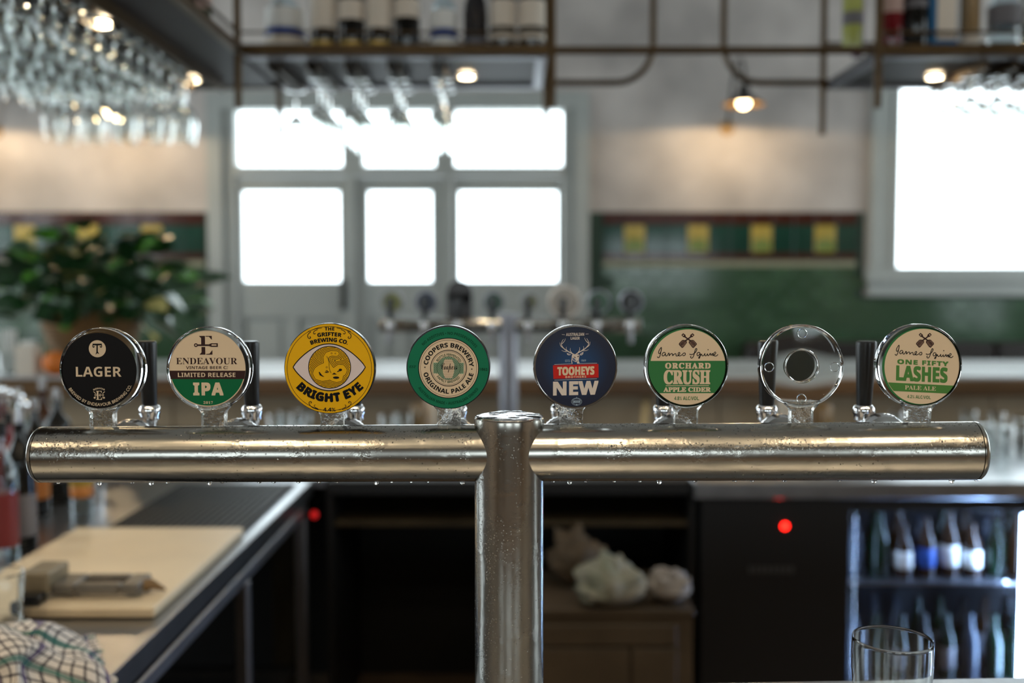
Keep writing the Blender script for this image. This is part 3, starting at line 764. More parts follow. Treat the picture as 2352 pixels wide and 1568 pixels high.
# ledge: straws jar, box, orange, potted plant
t = thing('straw_jar', (P(22, 860, 4.5).x, 4.5, LZ + .0005), 'clear jar of white paper straws on the far ledge at the left edge', 'jar')
MB().lathe([(1e-5, 0), (.045, 0), (.048, .1), (.045, .1), (.042, .006), (1e-5, .004)], 18).build('jar', M_TGLASS, t)
for k in range(16):
    a = k * 2.4; r = .035 * math.sqrt((k + .5) / 16)
    MB().tube([(r * math.cos(a) * .7, r * math.sin(a) * .7, .007), (r * math.cos(a) * 1.3, r * math.sin(a) * 1.3, .20)], .004, 6).build('straw', L_WH, t)
t = thing('napkin_box', (P(68, 855, 4.42).x, 4.42, LZ + .0005), 'cream napkin box on the far ledge between the straws and the orange', 'box')
MB().box(-.045, .045, -.04, .04, 0, .135, .004).build('box', L_CR, t); MB().box(-.03, .03, -.02, .02, .135, .155, .003).build('napkins', L_WH, t)
cc = P(128, 868, 4.40)
t = thing('orange', (cc.x, 4.40, LZ + .0005), 'round orange on the front edge of the far ledge behind the first badge', 'fruit')
MB().sphere((0, 0, .055), .055, 24, 16, (1, 1, .98)).build('fruit', G('orange_peel', (.85, .22, .03), .45, bump=.5, bscale=140), t); MB().lathe([(1e-5, .106), (.006, .108), (1e-5, .112)], 8).build('stem', M_LEAF, t)

# potted plant
PX = P(200, 700, 4.78).x
pl = thing('potted_plant', (PX, 4.83, LZ + .0005), 'bushy dark green plant with pale yellow leaves in a brown basket', 'plant')
bk = MB(); prof = [(1e-5, 0), (.14, 0), (.20, .12), (.235, .26), (.245, .27), (.225, .275), (.21, .25), (1e-5, .23)]
bk.lathe(prof, 36); bask = bk.build('basket', M_BASKET, pl)
for z, r in ((.04, .158), (.08, .178), (.12, .2), (.16, .212), (.20, .222), (.24, .232)):
    MB().lathe([(r + .004, z - .008), (r + .012, z), (r + .004, z + .008), (r - .004, z)], 36, closed=True).build('wicker_band', M_BASKET, bask)
lf = MB(); N = 7; prof = [0, .55, .9, 1, .85, .5, 0]
v = []; f = []
for i in range(N):
    s = i / (N - 1); zc = .25 * s * (1 - s) * .6 - .25 * s * s * .5
    for sg in (-1, 0, 1): v.append((sg * prof[i] * .32, s, zc * 1.2 + abs(sg) * .05 * prof[i]))
for i in range(N - 1):
    for k in (0, 1): f.append((i * 3 + k, i * 3 + k + 1, i * 3 + 4 + k, i * 3 + 3 + k))
lf.add(v, f); v2 = [(a, b, c - .012) for a, b, c in v]; lf.add(v2, [tuple(reversed(q)) for q in f])
lms = [lf.mesh('leaf', m, True, 60) for m in (M_LEAF, M_LEAF, M_LEAFB, M_LEAFY)]
rnd = random.Random(4)
for k in range(230):
    th_ = rnd.uniform(0, 2 * pi); ph = rnd.uniform(-.25, 1.35); rr = rnd.uniform(.12, .42) * (1.12 - .25 * math.sin(max(0, ph)))
    p = Vector((math.cos(th_) * math.cos(ph) * rr * 1.12, math.sin(th_) * math.cos(ph) * rr * .85, .30 + math.sin(ph) * rr * 1.05))
    if p.x < -.62: continue
    which = 3 if rnd.random() < .07 else (2 if rnd.random() < .13 else 0)
    o = obj('leaf', lms[which], pl, p)
    L = rnd.uniform(.11, .20)
    d = Vector((math.cos(th_), math.sin(th_), rnd.uniform(-.5, .9))).normalized()
    q = d.to_track_quat('Y', 'Z'); o.rotation_mode = 'QUATERNION'; o.rotation_quaternion = q @ Matrix.Rotation(rnd.uniform(-.9, .9), 4, 'Y').to_quaternion(); o.scale = (L, L, L)
st = MB()
for k in range(26):
    th_ = rnd.uniform(0, 2 * pi); r = rnd.uniform(.1, .30)
    st.tube([(math.cos(th_) * .04, math.sin(th_) * .04, .22), (math.cos(th_) * r * .5, math.sin(th_) * r * .5, .42), (math.cos(th_) * r, math.sin(th_) * r, .30 + rnd.uniform(.1, .3))], .004, 5)
st.build('stems', M_LEAF, pl)
# ================================================================== LEFT WORK BENCH
XE = -.668
wb = thing('work_bench', (-1.25, 2.3, 0), 'stainless steel work bench running away at the left', 'bench')
def wbx(x0, x1, y0, y1, z0, z1, name, m, b=.002): return MB().box(x0 + 1.25, x1 + 1.25, y0 - 2.3, y1 - 2.3, z0, z1, b).build(name, m, wb, False)
wbx(-2.1, XE, 1.30, 3.28, BZ - .012, BZ, 'worktop', M_STEEL)
wbx(XE - .004, XE + .004, 1.30, 3.28, BZ - .05, BZ + .002, 'front_lip', M_STEEL, .003)
wbx(XE - .035, XE - .005, 1.32, 3.24, .795, .83, 'rail', M_STEELD, .004)
for y in (1.36, 2.50, 3.20):
    wbx(XE - .036, XE - .002, y - .018, y + .018, 0, .795, 'leg', M_STEELD, .004)
wbx(-1.95, -1.92, 1.32, 3.24, .78, .82, 'rail', M_STEELD)
for y in (1.36, 3.20): wbx(-1.95, -1.915, y - .018, y + .018, 0, .78, 'leg', M_STEELD)
wbx(-2.05, XE - .05, 1.34, 3.22, .28, .30, 'undershelf', M_BLKM)
wbx(-2.05, -2.02, 1.34, 3.22, .30, BZ - .02, 'back_panel', M_BLKM)
wbx(XE - .12, XE - .006, 3.225, 3.245, 0, BZ - .05, 'end_panel', mat('dull_bronze_panel', (.05, .045, .035), .4, metal=.5), .002)
# chopping board
p0, p1, p2, p3 = PZ(150, 1430, BZ + .02), PZ(388, 1432, BZ + .02), PZ(556, 1237, BZ + .02), PZ(196, 1237, BZ + .02)
bw = thing('chopping_board', (-.90, 2.22, BZ + .0005), 'large cream plastic chopping board on the left bench', 'board')
MB().box(-1.125 + .90, -.694 + .90, 1.90 - 2.22, 2.545 - 2.22, 0, .022, .004).build('board', M_CREAM, bw)
# bar mat
mt = thing('bar_mat', (-.87, 2.9, BZ + .0005), 'black rubber bar mat behind the chopping board', 'mat')
MB().box(-1.07 + .87, -.70 + .87, 2.575 - 2.9, 3.19 - 2.9, 0, .008, .002).build('mat', M_RUBBER, mt)
nub = MB()
for i in range(18):
    for j in range(30): nub.box(-.19 + i * .0205, -.183 + i * .0205, -.31 + j * .0195, -.303 + j * .0195, .008, .012)
tag(nub.build('mat_studs', M_RUBBER, mt, False), kind='stuff')
# tool on the board: slotted steel handle, block head with black rubber end
base = PZ(95, 1400, BZ + .023); BT = BZ + .0225
tl = thing('bar_tool', (P(215, 1370, 1.98).x, 1.985, BT + .0005), 'grey slotted metal tool with square head, black foot and wooden tip lying on the board', 'tool')
ox = tl.location.x
def X_(px, Y=1.985): return P(px, 1370, Y).x - ox
mh = mat('worn_grey_metal', (.20, .185, .165), .4, metal=.7, var=.2, vscale=30)
h = MB(); y0, y1 = -.035, .045
h.box(X_(135), X_(188), y0, y1, .008, .030, .004); h.box(X_(290), X_(332), y0, y1, .008, .030, .004)
h.box(X_(188), X_(290), y0, y0 + .022, .008, .030, .004); h.box(X_(188), X_(290), y1 - .022, y1, .008, .030, .004)
h.build('handle', mh, tl)
MB().box(X_(70), X_(136), -.045, .05, .012, .055, .004).build('head', mat('khaki_metal', (.30, .25, .17), .4, metal=.3, var=.2), tl)
MB().box(X_(70), X_(134), -.085, -.045, 0, .020, .004).build('rubber_foot', C_BK, tl)
MB().tube([(X_(332), .005, .016), (X_(350), .005, .018), (X_(376), .01, .006)], .012, 10, rad=[.014, .010, .003]).build('wooden_tip', G('brown_wood_tip', (.2, .12, .05), .5), tl)
# bottles standing on the bench, left side
def bb(px, Y, H, R, m, kind, labs, cap, label, group=None):
    return bottle((P(px, 1300, Y).x, Y, BZ + .0005), R, H, m, kind, labs, cap, label, group)
bb(8, 2.30, .33, .036, G_CL, 'wine', [(.12, .5, L_RD)], C_BK, 'clear bottle with red label at the left edge of the bench')
bb(52, 2.42, .345, .036, G_DK, 'wine', [(.1, .40, L_GY)], M_CHROME, 'dark bottle with bright steel pourer beside the red labelled bottle')
bb(30, 2.62, .31, .035, G_RED, 'whisky', [(.1, .45, L_RD)], C_BK, 'dark red bottle behind the clear bottle at left')
bb(88, 2.78, .33, .036, G_DK, 'whisky', [(.15, .52, L_OR)], M_CHROME, 'black bottle with orange label beneath the first badge')
bb(140, 2.95, .34, .038, G_DK, 'whisky', [(.2, .5, L_GY)], M_CHROME, 'black bottle with steel pourer under the left end of the steel beam')
bb(52, 3.08, .33, .037, G_GR, 'wine', [(.2, .5, G_YE)], M_CHROME, 'green bottle with yellow label behind the pourers')
bb(108, 3.14, .35, .037, G_BR, 'wine', [(.2, .45, L_RD)], M_CHROME, 'brown bottle with red label and steel pourer')
bb(8, 3.12, .34, .037, G_RED, 'round', [(.2, .45, L_CR)], C_BK, 'red bottle with cream label at the very left')
bb(192, 2.74, .205, .030, G_CL, 'jar', [(.45, .98, G('yellow_filling', (.50, .33, .06), .5)), (.3, .45, L_OR)], None, 'clear cylinder half full of yellow and orange under the beam')
bb(228, 2.95, .15, .02, M_CHROME, 'jar', [], None, 'small upright steel cylinder beside the yellow filled jar')
t = thing('tumbler', (P(4, 1400, 1.83).x, 1.83, BZ + .0005), 'stemless glass at the lower left corner beside the towel', 'glass')
MB().lathe([(1e-5, 0), (.030, 0), (.034, .006), (.042, .11), (.0405, .112), (.0325, .014), (1e-5, .012)], 28).build('glass', M_GLASS, t)
# tongs / jigger: bright steel cocktail spoons standing in a cup
sp = thing('spoon_cup', (P(75, 1150, 3.02).x, 2.86, BZ + .0005), 'steel cup holding bar spoons and pourers left of the beam end', 'cup')
MB().lathe([(1e-5, 0), (.036, 0), (.044, .14), (.041, .14), (.033, .006), (1e-5, .005)], 20).build('cup', M_CHROME, sp)
for k in range(6):
    a = k * 1.05; e = (math.cos(a) * .06, math.sin(a) * .04, .30 + .02 * (k % 3))
    MB().tube([(math.cos(a) * .02, math.sin(a) * .02, .01), e], .0028, 6).sphere(e, .014, 10, 8, (1, .5, 1.5)).build('spoon', M_CHROME, sp)

# checked tea towel
def plaid():
    m = bpy.data.materials.new('checked_cotton'); m.use_nodes = True; nt = m.node_tree; b = nt.nodes['Principled BSDF']; b.inputs['Roughness'].default_value = .9
    uv = nt.nodes.new('ShaderNodeUVMap'); sp_ = nt.nodes.new('ShaderNodeSeparateXYZ'); nt.links.new(uv.outputs[0], sp_.inputs[0])
    col = None
    prev = (0.74, 0.70, 0.66, 1)
    def stripe(axis, freq, width, phase, c, prev):
        a = nt.nodes.new('ShaderNodeMath'); a.operation = 'MULTIPLY_ADD'; a.inputs[1].default_value = freq; a.inputs[2].default_value = phase
        nt.links.new(sp_.outputs[axis], a.inputs[0])
        fr_ = nt.nodes.new('ShaderNodeMath'); fr_.operation = 'FRACT'; nt.links.new(a.outputs[0], fr_.inputs[0])
        lt = nt.nodes.new('ShaderNodeMath'); lt.operation = 'LESS_THAN'; lt.inputs[1].default_value = width; nt.links.new(fr_.outputs[0], lt.inputs[0])
        mu = nt.nodes.new('ShaderNodeMath'); mu.operation = 'MULTIPLY'; mu.inputs[1].default_value = .8; nt.links.new(lt.outputs[0], mu.inputs[0])
        mx = nt.nodes.new('ShaderNodeMix'); mx.data_type = 'RGBA'; nt.links.new(mu.outputs[0], mx.inputs[0])
        if isinstance(prev, tuple): mx.inputs[6].default_value = prev
        else: nt.links.new(prev, mx.inputs[6])
        mx.inputs[7].default_value = (*c, 1); return mx.outputs[2]
    q = stripe(0, 34, .24, 0, (.03, .025, .04), prev); q = stripe(1, 26, .24, .1, (.03, .025, .04), q)
    q = stripe(0, 5, .10, .3, (.06, .03, .15), q); q = stripe(1, 4, .10, .2, (.01, .14, .12), q)
    nt.links.new(q, b.inputs['Base Color'])
    return m
NX, NY = 70, 60; v = []; f = []; uvs = []
for j in range(NY):
    for i in range(NX):
        u_, w_ = i / (NX - 1), j / (NY - 1)
        a = (u_ - .5) * 2; c_ = (w_ - .5) * 2
        r = min(1, math.sqrt(a * a + c_ * c_))
        hgt = .085 * (1 - r ** 2.2) ** .8 if r < 1 else 0
        nz = noise.noise(Vector((u_ * 5, w_ * 4, 1.3))) * .5 + noise.noise(Vector((u_ * 11, w_ * 9, 4.1))) * .22
        ridge = abs(math.sin(u_ * 9 + w_ * 6 + nz * 3)) * .022
        z = .004 + hgt * (1 + nz * .7) + ridge * (1 - r * .7)
        v.append((a * .20 + noise.noise(Vector((u_ * 6, w_ * 6, 9))) * .035, c_ * .17 + noise.noise(Vector((u_ * 6, w_ * 6, 19))) * .035, max(.003, z))); uvs.append((u_ + nz * .05, w_ + nz * .04))
for j in range(NY - 1):
    for i in range(NX - 1): f.append((j * NX + i, j * NX + i + 1, (j + 1) * NX + i + 1, (j + 1) * NX + i))
me = bpy.data.meshes.new('tea_towel'); me.from_pydata(v, [], f)
ul = me.uv_layers.new(name='UVMap')
for l in me.loops: ul.data[l.index].uv = uvs[l.vertex_index]
me.materials.append(plaid())
for p in me.polygons: p.use_smooth = True
tw_ = obj('tea_towel', me, None, (-.86, 1.545, BZ + .001)); tw_.rotation_euler = (0, 0, .5)
sm = tw_.modifiers.new('thickness', 'SOLIDIFY'); sm.thickness = .002; sm.offset = 1
tag(tw_, 'crumpled white tea towel with navy and green checks at lower left', 'towel')

# ================================================================== LOW CABINET WITH CLOTHS, behind the column
cb = thing('drawer_cabinet', (.22, 3.15, 0), 'low brown cabinet with drawers in the dark behind the steel column', 'cabinet')
cz = P(1176, 1398, 2.98).z; x0, x1 = P(1110, 1400, 2.98).x - .22, P(1592, 1400, 2.98).x - .22
MW = mat('dim_brown_laminate', (.085, .065, .045), .5, var=.2, vscale=5)
MB().box(x0, x1, -.17, .25, 0, cz - .022).build('carcass', MW, cb, False)
MB().box(x0 - .01, x1 + .004, -.18, .25, cz - .022, cz, .003).build('top', MW, cb, False)
zm = P(1176, 1484, 2.97).z; xm_ = P(1448, 1500, 2.97).x - .22
for (a, b_, z0, z1) in ((x0 + .01, x1 - .05, zm + .004, cz - .045), (x0 + .01, xm_ - .004, .05, zm - .004), (xm_ + .004, x1 - .05, .05, zm - .004)):
    MB().box(a, b_, -.19, -.171, z0, z1, .003).build('drawer' if z1 > zm else 'door', MW, cb, False)
def lump(loc, sx, sy, sz, seed, label, m, name='folded_cloth', cat='cloth', tilt=(0, 0, 0)):
    v = []; f = []; nx, ny = 26, 18
    for j in range(ny + 1):
        for i in range(nx):
            a = 2 * pi * i / nx; p = -pi / 2 + pi * j / ny
            d = Vector((math.cos(a) * math.cos(p), math.sin(a) * math.cos(p), math.sin(p)))
            k = 1 + .35 * noise.noise(d * 1.8 + Vector((seed, 0, 0))) + .22 * noise.noise(d * 4.5 + Vector((seed, 3, 0)))
            v.append((d.x * sx * k, d.y * sy * k, max(0, (d.z * .5 + .5) * sz * k)))
    for j in range(ny):
        for i in range(nx): f.append((j * nx + i, j * nx + (i + 1) % nx, (j + 1) * nx + (i + 1) % nx, (j + 1) * nx + i))
    o = MB().add(v, f).build(name, m, None, True, 80, loc); o.rotation_euler = tilt
    return tag(o, label, cat)
mcl = mat('white_green_cloth', (.36, .34, .30), .9, var=.5, vscale=9, var2=(.20, .22, .16))
lump((P(1400, 1380, 3.02).x, 3.02, cz + .001), .11, .10, .13, 1.2, 'crumpled white and green cloth on the low cabinet', mcl)
lump((P(1542, 1390, 3.0).x, 3.05, cz + .001), .065, .07, .095, 5.1, 'pale grey cloth beside the white and green cloth', mat('pale_cloth', (.30, .28, .27), .9, var=.1))
lump((P(1330, 1380, 3.15).x, 3.22, cz + .001), .09, .06, .17, 8.4, 'dim brown bag standing behind the crumpled cloths', mat('brown_paper', (.12, .09, .06), .8, var=.3), 'paper_bag', 'bag')

# ================================================================== FRIDGE BOTTLES
rnd = random.Random(11)
bodies = [(G('fridge_green_glass', (.003, .014, .006), .03), 'green'), (G('fridge_brown_glass', (.03, .012, .004), .03), 'brown'), (G('fridge_black_glass', (.004, .004, .005), .03), 'black'), (G('fridge_clear_glass', (.03, .04, .06), .03), 'grey'), (G('blue_fridge_can', (.01, .07, .30), .15), 'blue')]
lbs = [L_WH, L_BLU, L_GY, G('pale_green_label', (.5, .6, .3), .5), L_CR]
x = gx0 + .06; k = 0
while x < FX1 - .08:
    for row, Y in enumerate((FY + .12, FY + .24)):
        m, nm = bodies[rnd.randrange(5)]
        lb = lbs[rnd.randrange(5)]
        k += 1; rn = ('front', 'back')[row]; on = ORD[(k - 1) // 2]
        lab = [(.18, .5, (L_WH, L_BLU, L_WH)[k % 3])] if 1.34 < x < 1.62 and row == 0 else []
        bottle((x + row * .03, Y + rnd.uniform(-.01, .01), shz + .0005), .031, .225 - .02 * (k % 3), m, 'beer', lab, None, '%s bottle, %s from the left in the %s row of the upper fridge shelf' % (nm, on, rn), 'bottles on the upper fridge shelf', n=16)
        m, nm = bodies[rnd.randrange(4)]
        bottle((x + row * .03, Y + rnd.uniform(-.01, .01), shz - .36 + .0005), .031, .25 - .02 * (k % 2), m, 'beer', [(.18, .5, L_GY)] if rnd.random() < .25 else [], None, '%s bottle, %s from the left in the %s row of the lower fridge shelf' % (nm, on, rn), 'bottles on the lower fridge shelf', n=16)
    x += .08

# ================================================================== FRONT COUNTER
CZ = 1.05
e0, e1 = PZ(1690, 1568, CZ), PZ(2352, 1556, CZ)
dx = (e1.y - e0.y) / (e1.x - e0.x)
def ye(x): return e0.y + (x - e0.x) * dx
fc = thing('bar_counter', (0, .9, 0), 'front bar counter with steel top carrying the near beer tower', 'counter')
v = []
xs_ = (-2.2, 2.6)
for z in (CZ - .03, CZ):
    for x, y in ((xs_[0], .45), (xs_[1], .45), (xs_[1], ye(xs_[1])), (xs_[0], ye(xs_[0]))): v.append((x, y - .9, z))
MB().add(v, [(0, 1, 2, 3), (4, 7, 6, 5), (0, 4, 5, 1), (1, 5, 6, 2), (2, 6, 7, 3), (3, 7, 4, 0)]).build('top', M_STEEL, fc, False)
MB().box(-2.2, 2.6, -.38, .26, 0, CZ - .03).build('carcass', M_WOOD, fc, False)

# near tumbler on the counter
gc = P(2050, 1465, 1.045)
t = thing('tumbler', (gc.x, 1.045, CZ + .0005), 'empty clear tumbler on the front counter at lower right', 'glass')
H = gc.z - CZ; R = .0418
def wall_r(q): return R * (.76 + .235 * math.sin(min(1, q / .86) * pi / 2) ** 1.15 - (.012 * ((q - .86) / .14) ** 2 if q > .86 else 0))
qs = [k / 28 for k in range(29)]
pr = [(1e-5, 0), (R * .70, 0), (R * .74, .001)] + [(wall_r(q), .003 + (H - .0035) * q) for q in qs] + [(wall_r(1) - .0004, H), (wall_r(1) - .0008, H - .0004)] + \
     [(wall_r(q) - .0010, .003 + (H - .0035) * q) for q in reversed(qs[3:])] + [(R * .70, .010), (1e-5, .009)]
MB().lathe(pr, 64).build('glass', M_GLASS, t, True, 60)

# ================================================================== NEAR BEER TOWER
YL, YR, YC = 1.112, 1.062, 1.086
A = P(78 + 8, 1043.5, YL); B = P(2259 - 6, 1034.5, YR)
colx = P(1169.5, 1040, YC).x
tower = thing('beer_tower', (colx, YC, CZ + .0005), 'large wet steel T-shaped beer tower in sharp focus across the front', 'beer tower')
To = Vector(tower.location)
d = (B - A).normalized(); Lb = (B - A).length; RB = .0313
Mx = Matrix.Translation(A - To) @ d.to_track_quat('X', 'Z').to_matrix().to_4x4()
n = 96
bm_ = MB().lathe([(RB - .002, .0075), (RB, .0085), (RB, Lb - .0085), (RB - .002, Lb - .0075)], n, axis='x')
bo = bm_.build('beam', M_STEEL_B, tower, True, 30); bo.matrix_local = Mx
for s_, nm in ((0, 'end_cap'), (1, 'end_cap')):
    pr = [(1e-5, 0), (RB * .80, .0005), (RB * .93, .002), (RB * 1.0, .0045), (RB * 1.004, .0075), (RB * .9, .0085)]
    if s_: pr = [(r, Lb - z) for r, z in pr]
    o = MB().lathe(pr, n, axis='x').build(nm, M_CHROME if False else M_STEEL_B, tower, True, 50); o.matrix_local = Mx
RC = .0381
topz = P(1168, 957, YC).z - To.z
pc = [(RC + .012, 0), (RC + .012, .006), (RC, .010), (RC, topz - .012), (RC + .0004, topz - .004), (RC - .0002, topz - .0012), (RC - .002, topz)]
MB().lathe(pc, n).build('column', M_STEEL_C, tower, True, 30)
# capped top with a puddled water film
cap = []; cf = []; rings = 22
mcap = mat('wet_cap_steel', (.75, .73, .74), .09, metal=1, bump=.55, bscale=75)
prc = [(1e-5, topz + .0022), (RC * .5, topz + .0021), (RC * .85, topz + .0018), (RC * .96, topz + .0012), (RC * .985, topz + .0002), (RC * .97, topz - .001)]
MB().lathe(prc, 64).build('cap', mcap, tower, True, 60)
pud = MB(); rp = random.Random(5)
for k in range(26):
    a = rp.uniform(0, 2 * pi); r = RC * .88 * math.sqrt(rp.random()); s_ = rp.uniform(.0025, .008)
    pud.sphere((r * math.cos(a), r * math.sin(a), topz + .0018), s_, 14, 6, (1.3, 1, .16))
tag(pud.build('water_film', M_WATER, tower), kind='stuff')

# hanging drops along the underside of the beam
dropbig = MB(); pr = [(1e-5, -1.55), (.35, -1.45), (.62, -1.1), (.72, -.7), (.8, -.3), (1.2, 0), (1.3, .12), (1e-5, .25)]
dm = MB().lathe([(r, z) for r, z in pr], 16).mesh('water_drop', M_WATER, True, 80)
def beam_point(px):
    t_ = (P(px, 1100, YC).x - A.x) / (B.x - A.x); return A + (B - A) * t_
big = {332, 470, 862, 1308, 1512, 1993, 2165, 208, 1062}
for px in (110, 208, 287, 332, 371, 470, 500, 588, 622, 680, 728, 770, 862, 898, 943, 982, 1062, 1270, 1308, 1346, 1410, 1468, 1512, 1593, 1682, 1721, 1794, 1917, 1993, 2165, 2219):
    c = beam_point(px); s_ = .0030 if px in big else .0025
    o = obj('water_drop', dm, None, (c.x, c.y, c.z - RB + .0002)); o.scale = (s_ * 1.3, s_ * 1.2, s_ * (1.0 if px in big else .6))
    tag(o, 'clear water drop hanging from the underside of the steel beam', 'drop', 'drops hanging under the beam')
# condensation beads: far too many to count
beads = MB(); rb_ = random.Random(3)
def bead(p, nrm, r):
    nrm = nrm.normalized(); a = nrm.orthogonal().normalized(); b2 = nrm.cross(a)
    v = [p + nrm * r * .42]; f = []
    for k in range(6): t_ = k * pi / 3; v.append(p + nrm * r * .26 + (a * math.cos(t_) + b2 * math.sin(t_)) * r * .62)
    for k in range(6): t_ = k * pi / 3; v.append(p - nrm * r * .05 + (a * math.cos(t_) + b2 * math.sin(t_)) * r)
    for k in range(6):
        k2 = (k + 1) % 6; f += [(0, 1 + k, 1 + k2), (1 + k, 7 + k, 7 + k2, 1 + k2)]
    beads.add(v, f)
for _ in range(5200):
    t_ = rb_.random(); ang = rb_.choice((rb_.gauss(78, 9), rb_.gauss(45, 16), rb_.gauss(15, 6), rb_.uniform(-80, 95)))
    p = A + d * (t_ * Lb)
    dens = noise.noise(Vector((p.x * 9, ang * .03, 2)))
    if dens < rb_.uniform(-.25, .35): continue
    if abs(p.x - colx) < RC + .002 or t_ < .01 or t_ > .99: continue
    a = math.radians(ang); nr = Vector((0, -math.cos(a), math.sin(a)))
    bead(p + nr * RB, nr, rb_.uniform(.0004, .0011) * (1.5 if rb_.random() < .08 else 1))
for _ in range(3600):
    z = To.z + rb_.uniform(.01, topz - .003); ang = rb_.choice((rb_.gauss(-45, 14), rb_.uniform(-88, 88)))
    dens = noise.noise(Vector((ang * .05, z * 14, 7)))
    if dens < rb_.uniform(-.3, .3): continue
    a = math.radians(ang); nr = Vector((math.sin(a), -math.cos(a), 0))
    if abs(z - A.z) < RB + .003 and abs(math.sin(a)) * RC > math.sqrt(max(0, RC ** 2 - RB ** 2 + (z - A.z) ** 2)) - .002: continue
    bead(Vector((colx, YC, z)) + nr * RC, nr, rb_.uniform(.0003, .0008))
beads.shift((-To.x, -To.y, -To.z)); tag(beads.build('condensation', M_WATER, tower, True, 80), kind='stuff')

# ------------------------------------------------------------------ taps with black handles behind the beam
neigh = ['black lager badge', 'cream and green ale badge', 'yellow eye badge', 'green ring badge', 'navy stag badge', 'cream and green cider badge', 'clear blank badge', 'last cream badge']
taps = [(344, 1.262, 336), (579, 1.258, 572), (814, 1.253, 812), (1049, 1.248, 1049), (1288, 1.243, 1290), (1524, 1.240, 1526), (1761, 1.236, 1764), (1984, 1.232, 1990)]
for i, (px, Y, pt) in enumerate(taps):
    ztop = P(px, 783, Y).z; zhb = P(px, 930, Y).z; zcb = P(px, 953, Y).z
    x = P(px, 940, Y).x; bz = (A + (B - A) * ((x - A.x) / (B.x - A.x))).z
    t = thing('beer_tap', (x, Y, bz), 'chrome beer tap with black tapered handle behind the ' + neigh[i], 'tap')
    zt, zh, zc = ztop - bz, zhb - bz, zcb - bz
    tilt = (P(pt, 783, Y).x - x) / (zt - zh)
    hm = MB().lathe([(1e-5, zh - .004), (.0085, zh - .003), (.0092, zh + .002), (.0125, zt - .006), (.0123, zt - .0015), (.0105, zt), (1e-5, zt)], 32)
    hm.v = [(a + (c - zh) * tilt, b, c) for a, b, c in hm.v]
    hm.build('handle', M_BLK, t)
    col_ = MB(); n = 48; prf = [(.007, zh + .001), (.0105, zh), (.0128, zh - .003), (.0132, zh - .006), (.0132, zc + .003), (.0118, zc), (.0118, zc - .006), (1e-5, zc - .006)]
    col_.lathe(prf, n)
    nv = []
    for (a, b, c) in col_.v:
        an = math.atan2(b, a); r = math.hypot(a, b)
        if zc + .002 < c < zh - .004 and r > .012: r *= 1 + .014 * math.cos(an * 24)
        nv.append((r * math.cos(an), r * math.sin(an), c))
    col_.v = nv
    col_.build('collar', M_CHROME, t)
    MB().lathe([(.0098, zc - .005), (.0098, -.022), (.012, -.026), (.006, -.032)], 24).build('tap_body', M_CHROME, t)
    MB().tube([(0, 0, -.012), (0, .02, -.018), (0, .03, -.030), (0, .032, -.046)], .008, 12).build('spout', M_CHROME, t)
    sh = MB().lathe([(.014, -.145), (.014, -.01)], 24, axis='y'); sh.build('shank', M_CHROME, t)
    # knurled lock ring
    n = 72; kr = MB().lathe([(.016, -.075), (.0255, -.075), (.0272, -.070), (.0275, -.060), (.0262, -.054), (.016, -.054)], n, axis='y', closed=True)
    nv = []
    for (a, b, c) in kr.v:
        r = math.hypot(a, c); an = math.atan2(c, a)
        if r > .027: r *= 1 + .016 * (1 if int(an / (2 * pi) * n * 1.0 + .5) % 2 else -1)
        nv.append((r * math.cos(an), b, r * math.sin(an)))
    kr.v = nv; kr.build('lock_ring', M_KNURL, t)

# ------------------------------------------------------------------ badge printing kit
def trans_txt(s, base, low=None, dig=None):
    o = ''
    for c in s:
        if 'A' <= c <= 'Z': o += chr(base + ord(c) - 65)
        elif 'a' <= c <= 'z' and low: o += chr(low + ord(c) - 97)
        elif '0' <= c <= '9' and dig: o += chr(dig + ord(c) - 48)
        else: o += c
    return o
STY = {'plain': lambda s: s, 'bold': lambda s: trans_txt(s, 0x1D5D4, 0x1D5EE, 0x1D7EC), 'serif': lambda s: trans_txt(s, 0x1D400, 0x1D41A, 0x1D7CE),
       'script': lambda s: trans_txt(s, 0x1D4D0, 0x1D4EA), 'ital': lambda s: trans_txt(s, 0x1D468, 0x1D482)}
_tc = {}
def glyphs(body, sty, off=0.0, sp=1.0):
    key = (body, sty, off, sp)
    if key in _tc: return _tc[key]
    c = bpy.data.curves.new('lettering', 'FONT'); c.body = STY[sty](body); c.resolution_u = 4; c.offset = off; c.space_character = sp; c.fill_mode = 'FRONT'
    o = bpy.data.objects.new('lettering', c); COL.objects.link(o)
    dg = bpy.context.evaluated_depsgraph_get(); dg.update()
    me = bpy.data.meshes.new_from_object(o.evaluated_get(dg))
    v = [tuple(p.co)[:2] for p in me.vertices]; f = [tuple(p.vertices) for p in me.polygons]
    bpy.data.objects.remove(o); bpy.data.curves.remove(c); bpy.data.meshes.remove(me)
    xs = [a for a, b in v]; ys = [b for a, b in v]
    r = (v, f, min(xs), max(xs), min(ys), max(ys)); _tc[key] = r
    return r
